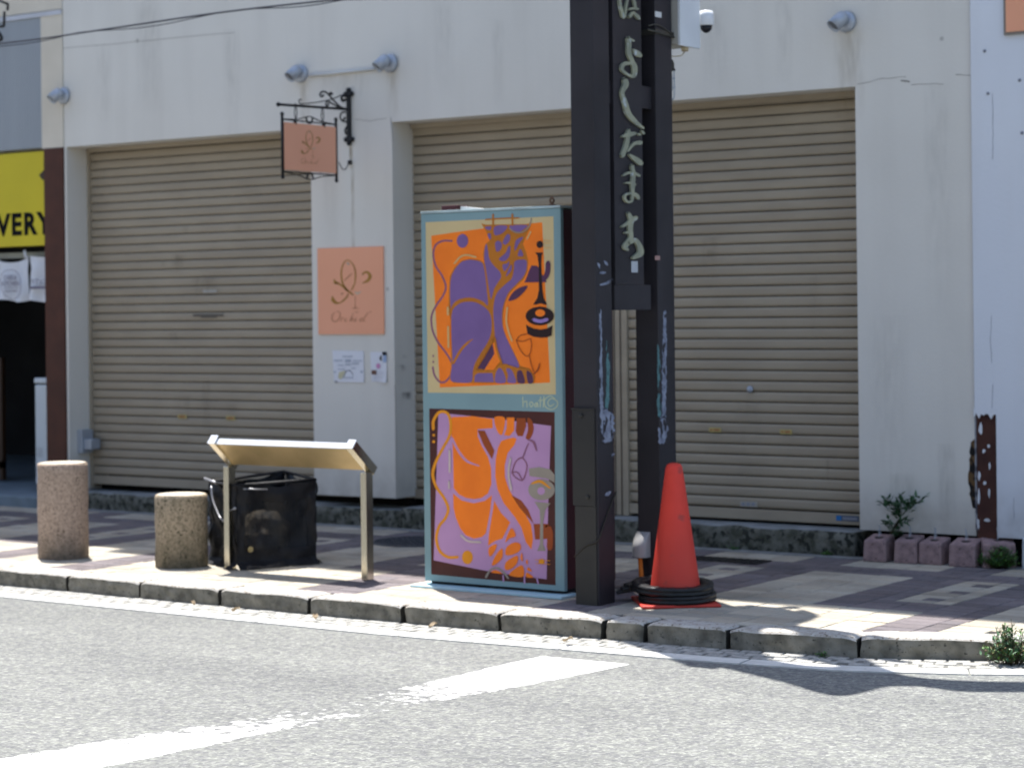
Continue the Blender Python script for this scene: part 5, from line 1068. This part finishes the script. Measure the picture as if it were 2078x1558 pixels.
# what lies inside the net
bm = B(); bmesh.ops.create_icosphere(bm, subdivisions=4, radius=.17)
for v in bm.verts: v.co = Vector((v.co.x * 1.0, v.co.y * .85, v.co.z * .85)) * (1 + .25 * noise.noise(v.co * 9) + .12 * noise.noise(v.co * 26)) + Vector((-8.58, 9.58, .17))
tag(obj('rubbish_bag', bm, mat('crumpled bag', (0.20, 0.165, 0.12), (0.03, 0.027, 0.024), 16, .6, .5, 30, lo=.44, hi=.58), smooth=True), 'crumpled brownish rubbish bag seen through the black mesh net', 'rubbish bag')

# ================================================================= fence foot blocks
PK = mat('pink concrete', (0.33, 0.225, 0.22), (0.22, 0.15, 0.15), 24, .92, .5, 60, speck=((0.10, 0.07, 0.07), 40, .62))
PW = mat('white concrete', (0.52, 0.55, 0.59), (0.42, 0.45, 0.48), 18, .92, .4, 60)
def block(x, y, rz, sx, sy, sz, label, mt):
    t = thing('fence_foot_block', (x, y, 0), label, 'concrete block', 'concrete fence foot blocks', rz)
    bm = B(); b2 = B(); box(b2, -sx / 2, sx / 2, -sy / 2, sy / 2, 0, sz, bev=.009)
    for v in b2.verts:
        k = 1 - .05 * v.co.z / sz; v.co.x *= k; v.co.y *= k; v.co.z -= (.030 * (sy / 2 - v.co.y) / sy if v.co.z > sz * .6 else 0); v.co += noise.noise_vector(v.co * 12 + Vector((x, y, 0))) * .003
    me = bpy.data.meshes.new('body'); b2.to_mesh(me); b2.free(); me.materials.append(mt); o = bpy.data.objects.new('body', me); COL.objects.link(o); o.parent = t
    def loc(bm_, nm, m_):
        me = bpy.data.meshes.new(nm); bm_.to_mesh(me); bm_.free(); me.materials.append(m_); o = bpy.data.objects.new(nm, me); COL.objects.link(o); o.parent = t
    b3 = B(); lathe(b3, [(.026, sz - .024), (.026, sz - .0125), (.018, sz - .012), (.002, sz - .013)], (0, 0, 0), 18); loc(b3, 'socket', mat('socket dark', (0.05, 0.04, 0.04), None, 9, .8))
    b3 = B(); a = .4 + x; tube(b3, cr([(0, 0, sz - .01), (0, 0, sz + .025), (.008 * math.cos(a), .008, sz + .045), (-.004, 0, sz + .055)], 4), .0028, 6); tube(b3, [(.01, 0, sz), (.006, .0, sz + .035)], .002, 5); loc(b3, 'tie_wire', STEELW)
_g = [gz(x, y) for x, y in ((1748, 1138), (1808, 1142), (1859, 1144), (1922, 1149))]
bl = [(_g[0].x + .08, _g[0].y + .075, .02, .145, .15, .152, 'pinkish concrete block at the left end of the row under the plant', PK), (_g[1].x + .08, _g[1].y + .085, .03, .14, .15, .158, 'pinkish concrete block second from the left end of the row', PK),
      (_g[2].x + .085, _g[2].y + .075, -.03, .145, .15, .152, 'pinkish concrete block third from the left end of the row', PK), (_g[3].x + .08, _g[3].y + .085, .06, .16, .15, .156, 'pinkish concrete block fourth in the row, beside the green weed clump', PK),
      (-4.79, 11.575, .50, .19, .18, .165, 'pinkish turned concrete block behind the green weed clump', PK), (-4.565, 11.63, .30, .18, .17, .20, 'whitish concrete block at the right end of the row', PW)]
for b_ in bl:
    block(b_[0], b_[1] - .0, b_[2], b_[3], b_[4], b_[5], b_[6], b_[7])

# ================================================================= plants
def leaf_mat(nm, c1, c2):
    m = mat(nm, c1, c2, 30, .5, spec=.4); m.node_tree.nodes['Principled BSDF'].inputs['Subsurface Weight'].default_value = 0.0; return m
LG = leaf_mat('dark leaf', (0.050, 0.135, 0.055), (0.030, 0.085, 0.036)); LB = leaf_mat('bright leaf', (0.085, 0.21, 0.03), (0.05, 0.13, 0.022)); LR = leaf_mat('mixed leaf', (0.16, 0.17, 0.05), (0.10, 0.05, 0.03)); ST = mat('stem', (0.07, 0.06, 0.035), None, 9, .8)
def leaf(bm, p, d, ln, wd, mi=0):
    d = d.normalized(); s = d.cross(Vector((random.uniform(-.3, .3), random.uniform(-.3, .3), 1))).normalized(); u = s.cross(d)
    a = bm.verts.new(p); b = bm.verts.new(p + d * ln * .45 + s * wd / 2 + u * ln * .04); c = bm.verts.new(p + d * ln); e = bm.verts.new(p + d * ln * .45 - s * wd / 2 + u * ln * .04); f = bm.verts.new(p + d * ln * .5 - u * ln * .03)
    for q in ((a, b, f), (b, c, f), (c, e, f), (e, a, f)): x = bm.faces.new(q); x.material_index = mi
t = thing('nandina_shrub', (-5.52, 11.56, 0), 'small leafy shrub sprouting between the wall and the pink blocks', 'plant')
bs = B(); bf = B(); p0 = Vector((-5.50, 11.60, .10))
tips = [(1800, 1012), (1812, 1024), (1828, 1010), (1824, 1030), (1845, 1030), (1856, 1015), (1872, 1010), (1850, 1022), (1822, 1045), (1828, 1060), (1795, 1058), (1808, 1068), (1838, 1055), (1820, 1080), (1790, 1016), (1836, 1018)]
for x, y in tips:
    e = fy(x, y, 11.52 + random.uniform(-.05, .03)); m_ = fy(1826, max(y + 12, 1050), 11.56)
    tube(bs, cr([p0, m_, e], 4), .0022, 5, r2=.001)
    for k in range(15):
        q = lerp(m_, e, random.uniform(.55, 1.08)) + Vector((random.uniform(-.018, .018), random.uniform(-.02, .02), random.uniform(-.010, .012)))
        leaf(bf, q, (e - m_).normalized() * .6 + Vector((random.uniform(-1, 1), random.uniform(-1, .6), random.uniform(-.5, .4))), random.uniform(.034, .060), .020)
obj('stem', bs, ST, t); obj('leaves', bf, LG, t)
def clump(c, rx, ry, h, n_, ms, nm, label, lsz=.022):
    t = thing(nm, c, label, 'plant'); bs = B(); bf = B()
    for k in range(n_):
        a = random.uniform(0, 2 * PI); r = random.uniform(0, 1) ** .6; hh = h * (1 - .6 * r * r) * random.uniform(.45, 1.05)
        e = Vector(c) + Vector((rx * r * math.cos(a), ry * r * math.sin(a), hh)); b0 = Vector(c) + Vector((rx * .4 * r * math.cos(a), ry * .4 * r * math.sin(a), 0))
        tube(bs, [b0, lerp(b0, e, .55) + Vector((random.uniform(-.008, .008), 0, .006)), e], .0012, 4)
        for q in range(9):
            leaf(bf, lerp(b0, e, random.uniform(.25, 1)) + Vector((random.uniform(-.012, .012), random.uniform(-.012, .012), 0)), Vector((random.uniform(-1, 1), random.uniform(-1, 1), random.uniform(-.2, .9))), lsz * random.uniform(.6, 1.3), lsz * .45, random.randrange(len(ms)))
    obj('stem', bs, ST, t); obj('leaves', bf, ms, t)
g = gz(2034, 1150); clump((g.x, g.y - .07, 0), .135, .06, .14, 190, [LB, LB, LG], 'weed_clump', 'dense bright green weed clump in front of the turned pink block')
g = gz(2038, 1350, RZ); clump((g.x + .02, g.y + .02, RZ), .13, .10, .20, 80, [LB, LR, LG, LG], 'kerb_weed', 'tall ragged green and reddish weed growing in the gutter at right', .028)
g = gz(1676, 1128); clump((g.x, 11.575, 0), .05, .02, .035, 18, [LB], 'small_weed', 'tiny green weed at the foot of the plinth near the blocks', .014)
g = gz(1475, 1118); clump((g.x, 11.575, 0), .05, .02, .03, 14, [LB, LG], 'small_weed', 'tiny green weed at the foot of the plinth behind the cone', .014)
g = gz(1668, 1334, RZ); clump((g.x, g.y, RZ), .03, .02, .03, 10, [LB, LG], 'small_weed', 'tiny weed in the kerb joint left of the large gutter weed', .014)
# dry leaves in the gutter
DL = mat('dry leaf', (0.34, 0.27, 0.18), (0.22, 0.16, 0.10), 20, .8)
for (x, y, s_, lb) in ((478, 1237, .055, 'pale dry leaf in the gutter below the shorter bollard'), (878, 1269, .05, 'curled brown leaf in the gutter below the painted cabinet'), (640, 1252, .04, 'small brown leaf in the gutter below the information stand'), (392, 1224, .035, 'thin dry leaf at the kerb foot below the shorter bollard'), (1152, 1298, .05, 'pale leaf in the gutter below the dark post')):
    g = gz(x, y, RZ + .03); bm = B(); rows = []; a = random.uniform(0, PI)
    for i in range(7):
        u = i / 6 - .5; wd = s_ * .38 * math.cos(u * PI * .95)
        rows.append([bm.verts.new(Vector((g.x, g.y, g.z)) + Vector((math.cos(a) * u * s_ - math.sin(a) * v * wd, math.sin(a) * u * s_ + math.cos(a) * v * wd, .010 * v * v + .008 * math.sin(u * 5)))) for v in (-1, -.5, 0, .5, 1)])
    for A, Bq in zip(rows, rows[1:]):
        for j in range(4): bm.faces.new((A[j], Bq[j], Bq[j + 1], A[j + 1])).smooth = True
    tag(obj('fallen_leaf', bm, DL), lb, 'leaf', 'dry leaves in the gutter')

# ================================================================= overhead wires, lantern
WIR = mat('wire', (0.035, 0.036, 0.05), None, 9, .5)
def wire(pts, r, ph, label, amp=0.0):
    P = [fy(x, y, 10.4) for x, y in pts]
    a, b = P[0], P[-1]; P = [Vector((-26, 10.4, a.z + .25)), Vector((-15, 10.4, a.z + .03))] + P[1:] + [Vector((-4, 10.4, b.z + .12)), Vector((9, 10.4, b.z + .8))]
    Q = cr(P, 14); Q = [q + Vector((0, 0, amp * math.sin(i * .33 + ph))) for i, q in enumerate(Q)]
    bm = B(); tube(bm, Q, r, 6); tag(obj('overhead_wire', bm, WIR), label, 'wire', 'overhead wires across the top left')
wire([(-60, 97), (0, 89), (200, 62), (440, 27), (660, 2), (900, -22)], .006, 0, 'thick straight dark wire crossing the top left of the wall')
wire([(-60, 99), (0, 91), (200, 65), (440, 31), (660, 4), (900, -18)], .0035, 1.3, 'thin dark wire twisted loosely below the thick wire', .014)
t = thing('iron_lantern', (fy(2, 40, 11.0).x, 11.0, 3.3), 'black hexagonal iron lantern frame cut by the top left corner', 'lantern')
bm = B(); LY = 11.0
P_l = [[(-30, -20), (0, 2), (16, 9), (15, 22)], [(9, 24), (8, 54), (-20, 56)], [(-30, -6), (-8, 2)]]
for pts in P_l:
    for (a, b), (c, d) in zip(pts, pts[1:]): tube(bm, [fy(a, b, LY), fy(c, d, LY)], .010, 6)
obj('frame', bm, BLACKM, t)
bm = B(); tube(bm, cr([fy(-25, 88, LY), fy(-6, 84, LY), fy(3, 80, LY), fy(0, 70, LY), fy(-8, 62, LY)], 4), .012, 8); tube(bm, [fy(-20, 70, LY), fy(-20, 70, 11.58)], .012, 8); obj('bracket', bm, BLACKM, t)

# ================================================================= unseen row behind the camera, added to block sky and bounce light
t = thing('added_opposite_row', (-5, -9, 0), 'beige three storey row across the street, unseen behind the viewer, added for bounce light', 'building')
bm = B(); box(bm, -45, 2, -16, -8.2, RZ, 8.6); box(bm, -45, 2, -8.2, -8.0, 8.3, 8.8)
obj('wall', bm, mat('opposite render', (0.46, 0.41, 0.34), (0.38, 0.34, 0.28), .6, .85), t)
GLS = mat('dark window glass', (0.03, 0.035, 0.04), None, 3, .12, spec=.5)
for fz in (0.5, 3.3, 6.0):
    for k in range(-11, 0):
        bm = B(); x = k * 3.6; box(bm, x, x + (2.8 if fz < 1 else 1.5), -8.215, -8.185, fz, fz + (2.1 if fz < 1 else 1.3)); obj('window', bm, GLS, t)

t = thing('corner_house', (-24, 11.6, 0), 'plain grey rendered house further left along the street, beyond the yellow shop sign', 'building')
bm = B(); box(bm, -38, -17.65, 11.62, 19, -.02, 7.2); obj('wall', bm, mat('grey render', (0.42, 0.42, 0.41), (0.34, 0.34, 0.33), 1.2, .85), t)
for fz in (0.9, 4.1):
    for k in range(5):
        bm = B(); x = -36 + k * 3.8; box(bm, x, x + 1.7, 11.585, 11.63, fz, fz + 1.35); wf = obj('window', bm, STEELW, t)
        bm = B(); box(bm, x + .06, x + 1.64, 11.575, 11.584, fz + .06, fz + 1.29); obj('pane', bm, GLS, wf)
bm = B(); box(bm, -38.1, -17.6, 11.4, 11.618, 7.0, 7.25); obj('cornice', bm, CONCT, t)
